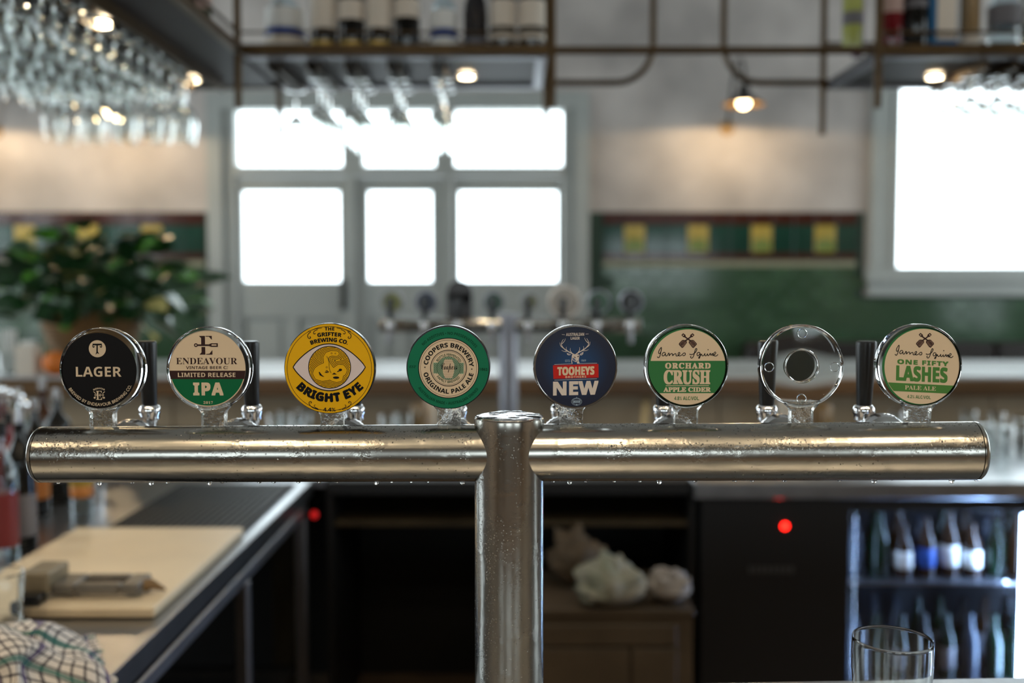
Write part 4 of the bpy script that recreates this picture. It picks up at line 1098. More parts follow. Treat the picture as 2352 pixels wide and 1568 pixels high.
class Face:
    """prints in the pixel frame of a close-up of the badge; every ink layer is a thin raised film"""
    def __init__(s, root, x0, y0, k, cpx, cpy, Y, yf):
        s.root = root; s.x0, s.y0, s.k, s.cx, s.cy, s.Y, s.yf = x0, y0, k, cpx, cpy, Y, yf
        s.L = {}; s.m = (Y + yf) / F / 1.0
    def m2(s, u, v):
        return ((s.x0 + u / s.k - s.cx) * s.m, -(s.y0 + v / s.k - s.cy) * s.m)
    def put(s, ink, lay, pts, faces, name='print'):
        L = s.L.setdefault((ink, lay, name), MB()); s.n = getattr(s, 'n', 0) + 1; y = s.yf - lay * .00014 - (s.n % 12) * .000006
        L.add([(a, y, b) for a, b in (s.m2(*p) for p in pts)], faces)
    def poly(s, ink, lay, pts, name='print'):
        t = tessellate_polygon([[Vector((a, b, 0)) for a, b in pts]])
        s.put(ink, lay, pts, [tuple(q) for q in t], name)
    def circle(s, ink, lay, cx, cy, r, y0=-9999, y1=9999, name='print', n=72, sl=0.0):
        """disc, optionally only the band between rows y0 and y1 (rows may slope)"""
        pts = []
        if y0 == -9999 and y1 == 9999:
            pts = [(cx + r * math.cos(2 * pi * i / n), cy + r * math.sin(2 * pi * i / n)) for i in range(n)]
            s.put(ink, lay, pts, [tuple(range(n))], name); return
        rows = 40; a = max(y0, cy - r); b = min(y1, cy + r); P_ = []; Fc = []
        for i in range(rows + 1):
            q = i / rows
            if y0 == -9999: q = 1 - math.cos(q * pi / 2)
            elif y1 == 9999: q = math.sin(q * pi / 2)
            y = a + (b - a) * q; h = math.sqrt(max(0, r * r - (y - cy) ** 2))
            P_ += [(cx - h, y - h * sl), (cx + h, y + h * sl)]
        for i in range(rows): Fc.append((2 * i, 2 * i + 1, 2 * i + 3, 2 * i + 2))
        s.put(ink, lay, P_, Fc, name)
    def ring(s, ink, lay, cx, cy, r0, r1, a0=0, a1=360, n=90, name='print'):
        P_ = []; Fc = []
        for i in range(n + 1):
            a = math.radians(a0 + (a1 - a0) * i / n)
            P_ += [(cx + r0 * math.sin(a), cy - r0 * math.cos(a)), (cx + r1 * math.sin(a), cy - r1 * math.cos(a))]
        for i in range(n): Fc.append((2 * i, 2 * i + 1, 2 * i + 3, 2 * i + 2))
        s.put(ink, lay, P_, Fc, name)
    def line(s, ink, lay, pts, w_, taper=False, name='print', smooth=0):
        pts = [Vector((a, b)) for a, b in pts]
        for _ in range(smooth):
            q = [pts[0]]
            for i in range(len(pts) - 1): q += [pts[i] * .75 + pts[i + 1] * .25, pts[i] * .25 + pts[i + 1] * .75]
            q.append(pts[-1]); pts = q
        P_ = []; Fc = []; n = len(pts)
        for i in range(n):
            dd = pts[min(n - 1, i + 1)] - pts[max(0, i - 1)]
            if dd.length < 1e-6: dd = Vector((1, 0))
            nn = Vector((-dd.y, dd.x)).normalized() * w_ / 2
            if taper: nn *= 1 - .75 * (i / (n - 1))
            P_ += [tuple(pts[i] + nn), tuple(pts[i] - nn)]
        for i in range(n - 1): Fc.append((2 * i, 2 * i + 1, 2 * i + 3, 2 * i + 2))
        s.put(ink, lay, P_, Fc, name)
    def text(s, ink, lay, body, sty, x0, x1, y0, y1, slope=0.0, fat=0.0, off=0.0, sp=1.0):
        v, f, a, b, c, d_ = glyphs(body, sty, off, sp)
        for fx, fy in ([(0, 0)] if not fat else [(-fat, -fat), (fat, -fat), (-fat, fat), (fat, fat), (0, 0)]):
            pts = []
            for p in v:
                X = x0 + (p[0] - a) / (b - a) * (x1 - x0) + fx; Yv = y1 - (p[1] - c) / (d_ - c) * (y1 - y0) + fy
                pts.append((X, Yv + slope * (X - x0)))
            s.put(ink, lay, pts, f, 'lettering')
    def arc(s, ink, lay, body, sty, cx, cy, rb, h, a0, a1, bottom=False, fat=0.0, off=0.0, capc=None):
        """a0, a1: degrees, clockwise from up (or, bottom=True, from down, left negative)"""
        v, f, a, b, c, d_ = glyphs(body, sty, off)
        c, d_ = capc or (c, d_)
        for fx, fy in ([(0, 0)] if not fat else [(-fat, 0), (fat, 0), (0, -fat), (0, fat)]):
            pts = []
            for p in v:
                t = math.radians(a0 + (p[0] - a) / (b - a) * (a1 - a0)); hh = (p[1] - c) / (d_ - c) * h
                if not bottom: r = rb + hh; pts.append((cx + r * math.sin(t) + fx, cy - r * math.cos(t) + fy))
                else: r = rb - hh; pts.append((cx + r * math.sin(t) + fx, cy + r * math.cos(t) + fy))
            s.put(ink, lay, pts, f, 'lettering')
    def done(s):
        for (ink, lay, name), mb in sorted(s.L.items(), key=lambda q: (q[0][1], q[0][0])):
            mb.build(name, INK[ink], s.root, False)
def ink(n, c, rough=.4, coat=0): return mat('ink_' + n, c, .4, coat=0, spec=.08)
INK = {'black': ink('black', (.007, .0065, .007)), 'cream': ink('cream', (.62, .50, .36)), 'sand': ink('sand', (.56, .46, .34)), 'grey': ink('warm_grey', (.42, .36, .30)), 'dkbrown': ink('dark_brown', (.035, .017, .016)),
       'green': ink('leaf_green', (.035, .16, .055)), 'green2': ink('emerald', (.006, .115, .045)), 'green3': ink('grass_green', (.07, .20, .05)), 'jade': ink('jade', (.010, .15, .08)),
       'dkgreen': ink('dark_green', (.004, .05, .022)), 'yellow': ink('yellow', (.68, .38, .006), .35, .3), 'lilac': ink('pale_lilac', (.62, .54, .55), .35, .3), 'red': ink('red', (.45, .02, .015)),
       'white': ink('white', (.60, .54, .50)), 'pgreen': ink('pale_green', (.30, .42, .30)), 'steelb': ink('faded_blue', (.10, .14, .26)), 'brown': ink('paddle_brown', (.16, .10, .075)), 'pblue': ink('pale_blue', (.30, .40, .52))}
# navy print with a lighter blue centre
m = mat('ink_navy', (.012, .02, .075), .35, spec=.3); nt = m.node_tree; b_ = nt.nodes['Principled BSDF']
tc = nt.nodes.new('ShaderNodeTexCoord'); gr = nt.nodes.new('ShaderNodeTexGradient'); gr.gradient_type = 'SPHERICAL'; mp = nt.nodes.new('ShaderNodeMapping')
mp.inputs['Scale'].default_value = (27, 27, 27); rp_ = nt.nodes.new('ShaderNodeValToRGB')
rp_.color_ramp.elements[0].color = (.005, .006, .024, 1); rp_.color_ramp.elements[1].color = (.003, .045, .15, 1); rp_.color_ramp.elements[1].position = .9
nt.links.new(tc.outputs['Object'], mp.inputs[0]); nt.links.new(mp.outputs[0], gr.inputs[0]); nt.links.new(gr.outputs[0], rp_.inputs[0]); nt.links.new(rp_.outputs[0], b_.inputs['Base Color'])
INK['navy'] = m
M_RIMB = mat('black_metal_rim', (.02, .02, .02), .2, metal=.6)

def badge(px, py, rpx, Y, label, stem_px, rim='acrylic', thick=.016, stem_w=53):
    """puck, stem and shoulder; origin on the beam under the stem; returns the empty positioned at the disc centre"""
    c = P(px, py, Y)
    t = thing('tap_badge', c, label, 'badge')
    R = rpx / F * Y
    if rim == 'acrylic':
        pr = [(1e-5, 0), (R * .915, 0), (R * .92, -.0012), (R * .975, -.0012), (R * .995, .0008), (R, .003), (R, thick - .003), (R * .985, thick), (1e-5, thick)]
        MB().lathe(pr, 96, axis='y').build('disc', M_ACR, t, True, 30)
    elif rim == 'chrome':
        MB().lathe([(1e-5, 0), (R * .955, 0), (R * .96, -.0016), (R * .985, -.0016), (R, .0006), (R, thick), (1e-5, thick)], 96, axis='y').build('disc', M_CHROME, t, True, 30)
    else:
        MB().lathe([(1e-5, 0), (R * .985, 0), (R * .998, .0008), (R, .002), (R, thick), (1e-5, thick)], 96, axis='y').build('disc', M_RIMB, t, True, 30)
    # stem: flared slab of clear acrylic down to the beam
    sx = (P(stem_px, 955, Y + .004).x - c.x); tb = (P(stem_px, 975, Y).x - A.x) / (B.x - A.x)
    zt = (A + (B - A) * tb).z + RB - .0015 - c.z
    yb_ = (A + (B - A) * tb).y - c.y
    hw = stem_w / 2 / F * Y; zj = -math.sqrt(max(0, R * R - (hw + .006 + abs(sx)) ** 2)) * .985
    zj = -R * .93
    v = []; f = []
    prof = [(zj + .004, hw * 1.55), (zj - .0015, hw * 1.30), (zj - .004, hw * 1.08), (zj - .007, hw), (zt + .004, hw * .99), (zt, hw * 1.0)]
    ya, yb2 = .001, thick - .001
    for z, h_ in prof: v += [(sx - h_, ya, z), (sx + h_, ya, z), (sx + h_, yb2, z), (sx - h_, yb2, z)]
    for i in range(len(prof) - 1):
        for k in range(4): f.append((i * 4 + k, i * 4 + (k + 1) % 4, (i + 1) * 4 + (k + 1) % 4, (i + 1) * 4 + k))
    f.append((3, 2, 1, 0)); q = (len(prof) - 1) * 4; f.append((q, q + 1, q + 2, q + 3))
    if rim in ('acrylic', 'chrome', 'black'): MB().add(v, f).build('stem', M_ACRW, t, True, 30)
    return t, c, R
def YBm(px): return YL + (YR - YL) * (px - 80) / 2180.0 - .006

# --- 1 lager
Y = YBm(231); t, c, R = badge(231.5, 848, 96.5, Y, 'black round tap badge reading LAGER, first from the left', 234)
fc_ = Face(t, 132, 748, 7.84, 231.5, 848, Y, -.0004)
fc_.circle('black', 0, 748, 806, 684, name='face')
fc_.circle('sand', 1, 730, 410, 154)
T = 'black'
fc_.poly(T, 2, [(645, 318), (815, 318), (812, 345), (740, 350), (738, 460), (765, 505), (725, 490), (692, 522), (712, 470), (716, 350), (650, 345)])
fc_.line(T, 2, [(655, 335), (645, 365), (660, 388), (678, 375), (668, 362)], 15, smooth=2); fc_.line(T, 2, [(803, 335), (815, 365), (800, 388), (780, 375), (790, 362)], 15, smooth=2)
fc_.text('sand', 1, 'LAGER', 'bold', 332, 1155, 735, 917)
fc_.arc('sand', 1, 'BREWED BY ENDEAVOUR BREWING CO.', 'plain', 748, 795, 655, 56, -58, 64, bottom=True, fat=1)
fc_.text('sand', 1, 'E', 'serif', 685, 800, 1172, 1335)
fc_.arc('sand', 1, 'ENDEAVOUR', 'plain', 745, 1320, 180, 26, -32, 32, fat=1.5)
for sg in (-1, 1):
    fc_.line('sand', 1, [(745 + sg * 62, 1222), (745 + sg * 102, 1185)], 12); fc_.ring('sand', 1, 745 + sg * 70, 1248, 8, 16, n=20)
    fc_.line('sand', 1, [(745 + sg * 20, 1248), (745 + sg * 58, 1248)], 12); fc_.circle('sand', 1, 745 + sg * 84, 1298, 18, n=16); fc_.line('sand', 1, [(745 + sg * 62, 1275), (745 + sg * 78, 1290)], 9)
fc_.done()
# --- 2 endeavour
Y = YBm(477); t, c, R = badge(478, 846.5, 97, Y, 'cream, dark and green round badge reading ENDEAVOUR and IPA', 490)
fc_ = Face(t, 376, 746, 7.686, 478, 846.5, Y, -.0004)
fc_.circle('cream', 0, 772, 768, 678, name='face')
fc_.circle('dkbrown', 1, 772, 768, 676, 806, 956)
fc_.circle('green2', 1, 772, 768, 660, 956, 9999)
E_ = 'dkbrown'
fc_.poly(E_, 1, [(632, 190), (740, 190), (740, 352), (672, 352), (672, 230)]); fc_.poly(E_, 1, [(750, 190), (862, 190), (862, 262), (810, 205), (750, 202)])
fc_.poly(E_, 1, [(676, 386), (742, 386), (742, 522), (638, 522), (676, 480)]); fc_.poly(E_, 1, [(756, 522), (868, 522), (868, 440), (815, 505), (756, 510)])
fc_.line(E_, 1, [(600, 354), (850, 354)], 30); fc_.ring(E_, 1, 578, 354, 15, 34, n=30)
fc_.poly(E_, 1, [(800, 342), (850, 320), (966, 320), (966, 384), (850, 384), (800, 366)]); fc_.poly('cream', 2, [(856, 340), (942, 340), (942, 362), (856, 362)])
fc_.text(E_, 1, 'ENDEAVOUR', 'serif', 222, 1305, 577, 695)
fc_.text(E_, 1, 'VINTAGE BEER C\u00ba', 'bold', 395, 1140, 726, 778); fc_.line(E_, 1, [(1096, 771), (1138, 771)], 7)
fc_.text('cream', 2, 'LIMITED RELEASE', 'bold', 250, 1270, 842, 920)
fc_.text('cream', 2, 'IPA', 'bold', 525, 1045, 1025, 1238, fat=9, sp=1.15)
fc_.text('cream', 2, '2017', 'serif', 695, 862, 1350, 1396, sp=1.1)
fc_.done()
# --- 3 bright eye
Y = YBm(756) - .004; t, c, R = badge(756.5, 846, 104.5, Y, 'large yellow round badge with an eye and BRIGHT EYE lettering', 763, rim='black', thick=.012)
fc_ = Face(t, 650, 735, 7.127, 756.5, 846, Y, -.0003)
fc_.circle('yellow', 0, 760, 792, 733, name='face')
fc_.ring('black', 1, 760, 792, 690, 697)
al = []; n = 30
for i in range(n + 1):
    q = i / n; x = 165 + q * 1187; al.append((x, 768 - 383 * math.sin(pi * q) ** .82 if 0 < q < 1 else 768))
for i in range(1, n):
    q = 1 - i / n; x = 165 + q * 1187; al.append((x, 770 + 385 * math.sin(pi * q) ** .82))
fc_.poly('lilac', 1, al); fc_.line('black', 2, al + [al[0]], 16)
fc_.circle('yellow', 2, 765, 770, 345)
ICX, ICY, IR = 765, 770, 338
snake = [[(880, 545), (800, 540), (735, 560), (705, 610), (715, 680), (750, 740), (790, 800), (800, 850), (780, 890), (730, 905), (660, 895), (610, 850), (640, 810), (720, 800)],
         [(610, 770), (555, 810), (530, 870), (560, 930), (640, 955), (730, 945), (820, 905), (900, 890), (945, 915), (935, 960), (880, 975), (810, 955)],
         [(800, 850), (870, 800), (920, 765), (975, 770), (1010, 820), (990, 865), (930, 880)], [(610, 770), (680, 740), (740, 760)]]
segs = [(Vector(a), Vector(b)) for s_ in snake for a, b in zip(s_, s_[1:])]
def dist(p):
    best = 1e9
    for a, b in segs:
        ab = b - a; q = max(0, min(1, (p - a).dot(ab) / ab.length_squared)); best = min(best, (p - a - ab * q).length)
    return best
GN = 74; stp = 2 * IR / GN
grid = [[dist(Vector((ICX - IR + i * stp, ICY - IR + j * stp))) for i in range(GN + 1)] for j in range(GN + 1)]
lev = 46.0
while lev < 420:
    for j in range(GN):
        for i in range(GN):
            x = ICX - IR + i * stp; y = ICY - IR + j * stp
            if (x + stp / 2 - ICX) ** 2 + (y + stp / 2 - ICY) ** 2 > (IR - 6) ** 2: continue
            cs = [(x, y, grid[j][i]), (x + stp, y, grid[j][i + 1]), (x + stp, y + stp, grid[j + 1][i + 1]), (x, y + stp, grid[j + 1][i])]
            pt_ = []
            for k in range(4):
                a, b = cs[k], cs[(k + 1) % 4]
                if (a[2] < lev) != (b[2] < lev):
                    q = (lev - a[2]) / (b[2] - a[2]); pt_.append((a[0] + (b[0] - a[0]) * q, a[1] + (b[1] - a[1]) * q))
            if len(pt_) == 2: fc_.line('black', 3, pt_, 8.5)
    lev += 23
fc_.ring('black', 3, ICX, ICY, IR, IR + 13)
for pts in ([(585, 850), (600, 900), (650, 925), (680, 925), (640, 900), (615, 865), (600, 845)], [(800, 888), (840, 858), (885, 888)]): fc_.poly('black', 3, pts)
fc_.put('black', 3, [(870 + 52 * math.cos(a * pi / 8), 940 + 20 * math.sin(a * pi / 8)) for a in range(16)], [tuple(range(16))])
fc_.put('black', 3, [(942 + 28 * math.cos(a * pi / 8), 812 + 20 * math.sin(a * pi / 8)) for a in range(16)], [tuple(range(16))])
fc_.ring('black', 3, 862, 543, 7, 12, n=16); fc_.ring('black', 3, 800, 540, 9, 14, n=16); fc_.ring('black', 3, 718, 835, 8, 18, n=16); fc_.ring('black', 3, 718, 770, 10, 15, n=16)
for i in range(34):
    q = i / 33; x = 735 + 70 * q + 12 * math.sin(q * 6); y = 590 + 270 * q
    fc_.line('black', 3, [(x - 22, y), (x - 6, y + 3)], 3.5)
fc_.text('black', 1, 'THE', 'bold', 693, 848, 112, 165, sp=1.1, fat=2)
fc_.arc('black', 1, 'GRIFTER', 'bold', 770, 1302, 1045, 62, -10.7, 10.4, fat=3)
fc_.arc('black', 1, 'BREWING CO.', 'bold', 765, 1242, 893, 64, -19.5, 19.2, fat=3)
fc_.arc('black', 1, 'BRIGHT EYE', 'bold', 765, 560, 778, 132, -45, 45, bottom=True, fat=11)
fc_.text('black', 1, '4.4%', 'bold', 652, 855, 1438, 1498, fat=1)
for sg in (-1, 1):
    X0 = 766
    fc_.line('black', 1, [(X0 + sg * 120, 124), (X0 + sg * 220, 135), (X0 + sg * 330, 175), (X0 + sg * 352, 188)], 9, smooth=2)
    fc_.line('black', 1, [(X0 + sg * 300, 183), (X0 + sg * 360, 235), (X0 + sg * 350, 290), (X0 + sg * 315, 300), (X0 + sg * 303, 275), (X0 + sg * 325, 268)], 12, smooth=2)
    fc_.line('black', 1, [(X0 + sg * 190, 150), (X0 + sg * 250, 175), (X0 + sg * 265, 212), (X0 + sg * 240, 228), (X0 + sg * 228, 208)], 11, smooth=2)
    fc_.line('black', 1, [(X0 + sg * 190, 1470), (X0 + sg * 290, 1440), (X0 + sg * 340, 1390), (X0 + sg * 350, 1345), (X0 + sg * 315, 1330), (X0 + sg * 300, 1355), (X0 + sg * 322, 1362)], 11, smooth=2)
    fc_.line('black', 1, [(X0 + sg * 200, 1455), (X0 + sg * 260, 1425), (X0 + sg * 262, 1395), (X0 + sg * 240, 1392)], 9, smooth=2)
    fc_.line('black', 1, [(X0 + sg * 120, 1472), (X0 + sg * 175, 1470)], 8)
fc_.done()
# --- 4 coopers
Y = YBm(1030); t, c, R = badge(1029.5, 843, 96.8, Y, 'emerald green badge with cream centre ring lettered COOPERS BREWERY', 1032, rim='black', thick=.012)
fc_ = Face(t, 930, 742, 7.84, 1029.5, 843, Y, -.0003)
CX_, CY_ = 787, 808
fc_.circle('jade', 0, 780, 800, 735, name='face')
fc_.circle('black', 1, CX_, CY_, 548); fc_.circle('cream', 2, CX_, CY_, 534); fc_.ring('black', 3, CX_, CY_, 505, 511)
fc_.arc('black', 3, 'COOPERS BREWERY', 'bold', CX_, CY_, 378, 80, -81, 86, fat=2); fc_.arc('black', 3, 'ORIGINAL PALE ALE', 'bold', CX_, CY_, 464, 82, -79, 77, bottom=True, fat=2)
fc_.ring('black', 3, CX_, CY_, 318, 331); fc_.ring('black', 3, CX_, CY_, 298, 303)
fc_.arc('dkgreen', 1, 'NO ADDITIVES \u2022 NO PRESERVATIVES', 'bold', CX_, CY_, 605, 52, -48, 53); fc_.arc('dkgreen', 1, 'AUSTRALIAN MADE \u2022 AUSTRALIAN OWNED', 'bold', CX_, CY_, 662, 52, -57, 55, bottom=True)
fc_.text('dkgreen', 1, 'EST', 'ital', 75, 200, 757, 806, slope=.03); fc_.text('dkgreen', 1, '1862', 'plain', 1355, 1490, 805, 852, slope=.03, fat=2)
def star(cx, cy, r): return [(cx + (r if k % 2 == 0 else r * .42) * math.sin(k * pi / 5), cy - (r if k % 2 == 0 else r * .42) * math.cos(k * pi / 5)) for k in range(10)]
fc_.poly('black', 3, star(360, 792, 20)); fc_.poly('black', 3, star(1206, 826, 20))
fc_.arc('dkgreen', 3, 'BOTTLE FERMENTED', 'plain', CX_, CY_, 222, 44, -58, 62, fat=1.2); fc_.arc('dkgreen', 3, 'FAMILY BREWED', 'plain', CX_, CY_, 270, 44, -54, 50, bottom=True, fat=1.2)
fc_.circle('pgreen', 3, CX_, CY_, 210); fc_.poly('pgreen', 3, [(512, 706), (1062, 712), (1058, 912), (512, 902)])
def inhat(x, y): return (x - CX_) ** 2 + (y - CY_) ** 2 < 208 ** 2 or (514 < x < 1058 and 708 < y < 906)
for sg in (-1, 1):
    for k in range(-20, 21):
        run = None; c0 = k * 34
        for q in range(-40, 41):
            x = CX_ + q * 10; y = CY_ + sg * q * 10 + c0
            if inhat(x, y):
                if run is None: run = (x, y)
                last = (x, y)
            elif run: fc_.line('dkgreen', 4, [run, last], 6); run = None
fc_.ring('dkgreen', 4, CX_, CY_, 207, 213)
fc_.poly('cream', 5, [(720, 650), (850, 650), (890, 740), (895, 810), (880, 900), (850, 990), (725, 990), (690, 900), (680, 810), (688, 730)])
for k in range(12): yy = 660 + k * 29; hw_ = 105 - abs(yy - 815) * .22; fc_.line('brown', 6, [(CX_ - hw_, yy), (CX_ + hw_, yy + 2)], 4)
fc_.text('black', 7, 'Coopers', 'script', 650, 945, 712, 888, slope=-.02)
fc_.done()
# --- 5 tooheys
Y = YBm(1321); t, c, R = badge(1321.5, 842, 97, Y, 'navy blue badge with a stag head and TOOHEYS NEW lettering', 1312, rim='chrome', thick=.011)
fc_ = Face(t, 1222, 740, 7.84, 1321.5, 842, Y, -.0006)
fc_.circle('navy', 0, 783, 800, 722, name='face'); sl = -.026
fc_.text('white', 1, 'AUSTRALIAN', 'bold', 610, 935, 189, 244, slope=-.02); fc_.text('white', 1, 'LAGER', 'bold', 693, 857, 258, 308)
fc_.line('white', 1, [(535, 215), (588, 219)], 6); fc_.line('white', 1, [(962, 208), (1015, 206)], 6)
an = [([(770, 585), (700, 548), (620, 510), (560, 460), (520, 400), (535, 345), (562, 300)], 20), ([(535, 385), (570, 350), (590, 322), (598, 288)], 12), ([(560, 460), (512, 425), (502, 385), (500, 360)], 12),
      ([(650, 520), (618, 495), (612, 465), (620, 440)], 12), ([(715, 550), (690, 515), (684, 490), (690, 460)], 12), ([(620, 525), (565, 520), (528, 500)], 12)]
for pts, w_ in an:
    for sg in (-1, 1):
        q = [(772 + sg * (772 - x) * (1 if sg < 0 else .985), y - (8 if sg > 0 else 0)) for x, y in pts]
        q = [(772 - (772 - x) if sg < 0 else 772 + (772 - x), y - (14 if sg > 0 else 0) * (1 if y < 560 else 0)) for x, y in pts]
        fc_.line('white', 1, q, w_, taper=True, smooth=2)
fc_.poly('white', 1, [(722, 578), (775, 586), (832, 572), (852, 600), (845, 640), (838, 690), (860, 740), (812, 744), (806, 705), (780, 712), (740, 688), (712, 650), (715, 600)])
fc_.poly('navy2', 2, [(728, 640), (760, 655), (790, 690), (775, 700), (745, 680), (728, 662)]) if 'navy2' in INK else fc_.poly('steelb', 2, [(728, 632), (765, 650), (792, 688), (775, 700), (745, 680), (728, 660)])
fc_.poly('black', 2, [(745, 612), (770, 620), (790, 640), (770, 640)]); fc_.poly('black', 2, [(815, 606), (842, 600), (836, 622), (820, 625)]); fc_.poly('black', 2, [(800, 690), (830, 692), (815, 706)])
fc_.line('white', 1, [(718, 655), (712, 700), (722, 745)], 14)
fc_.poly('white', 1, [(622, 552), (665, 560), (704, 580), (665, 592), (636, 582)]); fc_.poly('white', 1, [(924, 528), (918, 568), (892, 592), (850, 588), (880, 552)])
fc_.poly('steelb', 2, [(642, 562), (668, 568), (690, 580), (660, 582)]); fc_.poly('steelb', 2, [(905, 545), (902, 565), (884, 580), (866, 582)])
fc_.text('pblue', 1, 'ESTD', 'plain', 597, 682, 672, 712); fc_.text('pblue', 1, '1869', 'plain', 885, 970, 666, 704)
fc_.line('white', 1, [(400, 757), (712, 746)], 6); fc_.line('white', 1, [(852, 741), (1170, 733)], 6); fc_.line('white', 1, [(400, 1041), (1170, 1016)], 6)
fc_.poly('red', 1, [(375, 772), (1196, 748), (1200, 994), (384, 1018)])
fc_.text('cream', 2, 'TOOHEYS', 'bold', 460, 1118, 808, 952, slope=-.022, fat=6); fc_.text('cream', 2, 'BROTHERS', 'bold', 600, 975, 966, 1004, slope=-.022, sp=1.1)
fc_.text('white', 1, 'NEW', 'bold', 386, 1190, 1078, 1312, slope=-.022, fat=9)
for k, (ra, rb2) in enumerate(((96, 70), (78, 54))):
    P_ = []; Fc = []
    for i in range(37):
        a = 2 * pi * i / 36; P_ += [(805 + ra * math.cos(a), 1432 + rb2 * math.sin(a)), (805 + (ra - 5) * math.cos(a), 1432 + (rb2 - 5) * math.sin(a))]
    for i in range(36): Fc.append((2 * i, 2 * i + 1, 2 * i + 3, 2 * i + 2))
    fc_.put('pblue', 1, P_, Fc)
fc_.poly('pblue', 1, [(745, 1412), (865, 1410), (865, 1452), (745, 1455)]); fc_.text('navy', 2, 'LAGER', 'bold', 757, 853, 1420, 1444); fc_.poly('pblue', 1, [(785, 1500), (805, 1470), (828, 1500)]); fc_.line('pblue', 1, [(805, 1345), (805, 1366)], 8)
for a in (-60, -40, -20, 0, 20, 40, 60): x = 805 + 86 * math.sin(math.radians(a)); y = 1432 - 61 * math.cos(math.radians(a)); fc_.line('pblue', 1, [(x - 5, y + 6), (x + 5, y - 5)], 5)
fc_.done()
# --- James Squire script, paddles
JS = [[(325, 443), (295, 480), (272, 530), (275, 562), (300, 560), (318, 520), (326, 470), (328, 446), (315, 540), (300, 600), (282, 636), (262, 632), (250, 615)],
      [(398, 545), (368, 536), (343, 558), (336, 592), (356, 606), (386, 585), (400, 548), (398, 590), (412, 608), (436, 592), (456, 545), (468, 560), (462, 608), (486, 572), (515, 555), (530, 572), (524, 606), (552, 572), (580, 558), (592, 575), (588, 602),
       (612, 606), (645, 585), (662, 555), (648, 534), (626, 556), (624, 590), (650, 606), (685, 592), (732, 545), (756, 552), (760, 580), (735, 600), (706, 590)],
      [(830, 570), (862, 580), (900, 570), (935, 545), (963, 500), (964, 470), (946, 466), (932, 500), (918, 560), (904, 612), (880, 646), (856, 638), (850, 615), (866, 607)],
      [(1022, 545), (990, 536), (968, 558), (968, 592), (990, 602), (1014, 578), (1026, 545), (1026, 600), (1018, 640), (1000, 650), (996, 630), (1030, 600), (1050, 560), (1054, 592), (1072, 606), (1100, 584), (1112, 548), (1108, 590), (1124, 606),
       (1148, 582), (1160, 556), (1158, 592), (1176, 602), (1202, 562), (1214, 553), (1212, 580), (1222, 596), (1240, 562), (1256, 558), (1246, 600), (1272, 590), (1304, 562), (1308, 538), (1288, 530), (1268, 560), (1268, 592), (1298, 610), (1328, 598), (1346, 574)]]
def squire(fc_, fn, lay):
    for s_ in JS: fc_.line('black', lay, [fn(*p) for p in s_], 14, smooth=2)
    cx, cy = fn(1166, 490); fc_.circle('black', lay, cx, cy, 10, n=12)
    dx_, dy_ = fn(325, 445); dx_ = (fn(800, 0)[0] - 800)
def paddles(fc_, ox, oy, lay):
    S = lambda l: [(x + ox, y + oy) for x, y in l]
    fc_.line('dkbrown', lay, S([(735, 250), (870, 345)]), 24); fc_.line('dkbrown', lay, S([(862, 250), (738, 345)]), 24)
    for sg in (-1, 1):
        bl = [(800 + sg * (x - 800), y) for x, y in ((870, 312), (905, 318), (960, 375), (962, 398), (905, 460), (880, 450), (818, 368), (818, 342))]
        fc_.poly('dkbrown', lay, S(bl)); cxx = sum(x for x, y in bl) / 8; cyy = sum(y for x, y in bl) / 8
        fc_.poly('brown', lay + 1, S([(cxx + (x - cxx) * .80, cyy + (y - cyy) * .80) for x, y in bl]))
        for k in range(5): q = -40 + k * 20; fc_.line('dkbrown', lay + 2, S([(cxx - 42 * sg + q * .4 * sg, cyy - 30 + q), (cxx, cyy + q * .6 - 6), (cxx + 40 * sg, cyy + 22 + q * .5)]), 5)
        hd = [(800 + sg * (x - 800), y) for x, y in ((885, 192), (918, 226), (885, 262), (852, 268), (838, 250), (845, 222))]
        fc_.poly('dkbrown', lay, S(hd)); fc_.circle('cream', lay + 1, 800 + sg * 82 + ox, 230 + oy, 11, n=12)
# --- 6 orchard crush
Y = YBm(1577); t, c, R = badge(1577.5, 841, 97, Y, 'cream and green badge reading ORCHARD CRUSH APPLE CIDER', 1576)
fc_ = Face(t, 1477, 740, 7.84, 1577.5, 841, Y, -.0004)
fc_.circle('green', 0, 798, 802, 722, name='face'); fc_.circle('cream', 1, 805, 806, 682, -9999, 692, sl=-.002); fc_.circle('cream', 1, 800, 806, 690, 1278, 9999)
squire(fc_, lambda x, y: (x, y), 2); paddles(fc_, 0, 0, 2)
fc_.text('cream', 1, 'ORCHARD', 'serif', 400, 1212, 732, 830, fat=5, sp=1.2); fc_.text('cream', 1, 'CRUSH', 'serif', 380, 1205, 864, 1112, fat=9)
fc_.line('cream', 1, [(410, 1142), (1190, 1140)], 11); fc_.text('cream', 1, 'APPLE CIDER', 'serif', 372, 1220, 1172, 1252, fat=4)
fc_.text('green', 2, '4.8% ALC/VOL.', 'bold', 565, 1020, 1336, 1404, fat=0)
fc_.done()
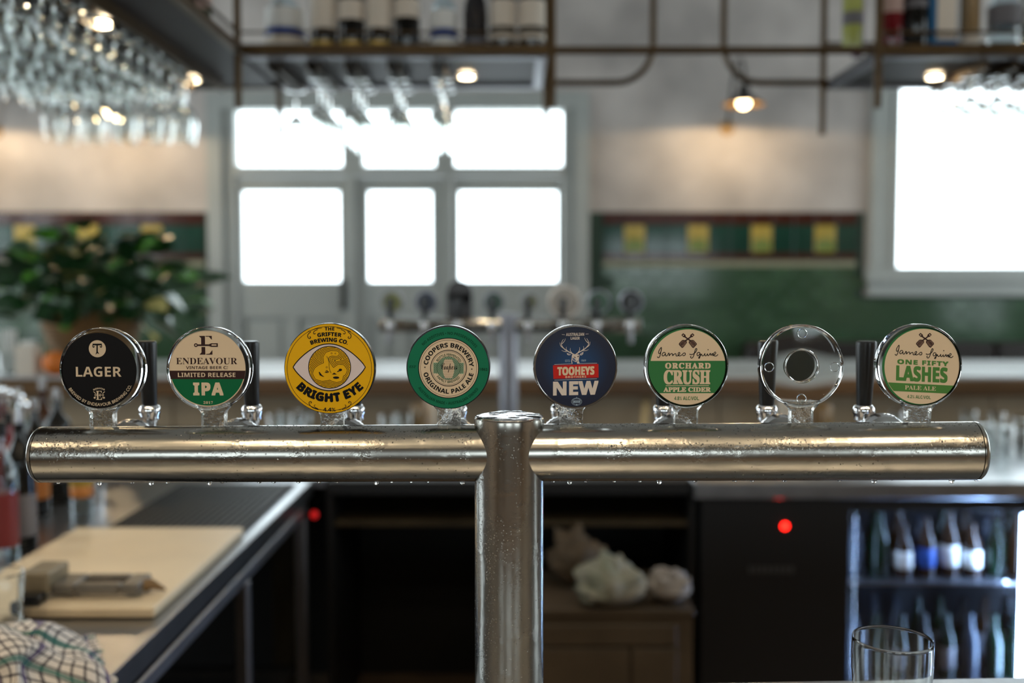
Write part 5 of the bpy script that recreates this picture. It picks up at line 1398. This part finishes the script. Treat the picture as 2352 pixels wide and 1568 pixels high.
# --- 7 blank clear badge
Y = YBm(1843); c = P(1843.5, 841, Y); R = 96.5 / F * Y
t = thing('tap_badge', c, 'blank clear acrylic badge without a face, second from the right', 'badge')
MB().lathe([(1e-5, .0065), (.0172, .0065), (.0176, .003), (.0180, .0035), (R * .93, .004), (R * .95, .0005), (R * .985, 0), (R, .002), (R, .014), (R * .985, .016), (1e-5, .016)], 96, axis='y').build('disc', M_ACR, t, True, 25)
MB().lathe([(.0168, .0025), (.0178, .0018), (.0188, .0025), (.0178, .0034)], 64, axis='y', closed=True).build('hub_ring', M_ACR, t, True, 60)
MB().lathe([(1e-5, .0165), (.0170, .0165), (.0170, .0185), (1e-5, .0185)], 48, axis='y').build('hub', mat('frosted_sage_hub', (.15, .165, .095), .35), t)
for dx_, dz_ in ((0, .0352), (0, -.0352), (.0352, -.001), (-.0352, -.001)):
    MB().lathe([(.0044, .0022), (.0049, .0016), (.0054, .0022), (.0049, .0040)], 28, axis='y', c=(dx_, 0, dz_), closed=True).build('locating_pin', M_ACR, t, True, 60)
tb = (P(1846, 975, Y).x - A.x) / (B.x - A.x); zt = (A + (B - A) * tb).z + RB - .0015 - c.z; hw = 25 / F * Y; zj = -R * .93
v = []; f = []
prof = [(zj + .004, hw * 1.7), (zj - .0015, hw * 1.35), (zj - .004, hw * 1.1), (zj - .007, hw), (zt, hw)]
for z, h_ in prof: v += [(.001 - h_, .001, z), (.001 + h_, .001, z), (.001 + h_, .015, z), (.001 - h_, .015, z)]
for i in range(len(prof) - 1):
    for k in range(4): f.append((i * 4 + k, i * 4 + (k + 1) % 4, (i + 1) * 4 + (k + 1) % 4, (i + 1) * 4 + k))
f.append((3, 2, 1, 0)); q = (len(prof) - 1) * 4; f.append((q, q + 1, q + 2, q + 3))
MB().add(v, f).build('stem', M_ACRW, t, True, 30)
# --- 8 lashes
Y = YBm(2114); t, c, R = badge(2114, 840.5, 97, Y, 'cream badge with green lettering ONE FIFTY LASHES, last on the right', 2110)
fc_ = Face(t, 2015, 740, 7.84, 2114, 840.5, Y, -.0004)
fc_.circle('green', 0, 792, 792, 712, name='face'); fc_.circle('cream', 1, 806, 794, 682)
fn = lambda x, y: (380 + (x - 325) * .959, y - 40 + (x - 325) * .0686)
squire(fc_, fn, 2); paddles(fc_, 45, -6, 2); S2 = .048
fc_.text('green3', 2, 'ONE FIFTY', 'bold', 358, 1275, 664, 744, slope=S2, fat=4, sp=1.1)
fc_.text('green3', 2, 'LASHES', 'bold', 345, 1258, 778, 1042, slope=S2, fat=9)
fc_.circle('green3', 2, 806, 794, 690, 1112, 1262, sl=.05)
fc_.text('cream', 3, 'PALE ALE', 'serif', 500, 1060, 1133, 1208, slope=S2)
fc_.text('green', 2, '4.2% ALC/VOL', 'bold', 545, 972, 1306, 1366, slope=S2)
fc_.done()

# ================================================================== CEILING LIGHTS BEHIND THE CAMERA (part of the room)
k = 0
for yy, pw in ((-.6, 5), (-1.45, 10), (-3.0, 5)):
    for xx in (-2.6, -1.3, 0, 1.3, 2.6, 3.9):
        k += 1
        t = thing('ceiling_downlight', (xx, yy, ZC), 'warm recessed downlight in the ceiling, outside the frame', 'light', 'ceiling downlights over the room')
        MB().lathe([(.075, 0), (.075, -.008), (.058, -.010), (.056, 0)], 20, closed=True).build('trim_ring', M_WHITE, t)
        MB().lathe([(1e-5, -.005), (.055, -.005), (.055, -.001), (1e-5, -.001)], 20).build('lens', M_DL, t)
        area('ceiling_downlight_beam', (xx, yy, ZC - .012), (0, 0, 0), .11, .11, pw, (1, .78, .50), disk=True, spread=math.radians(120))
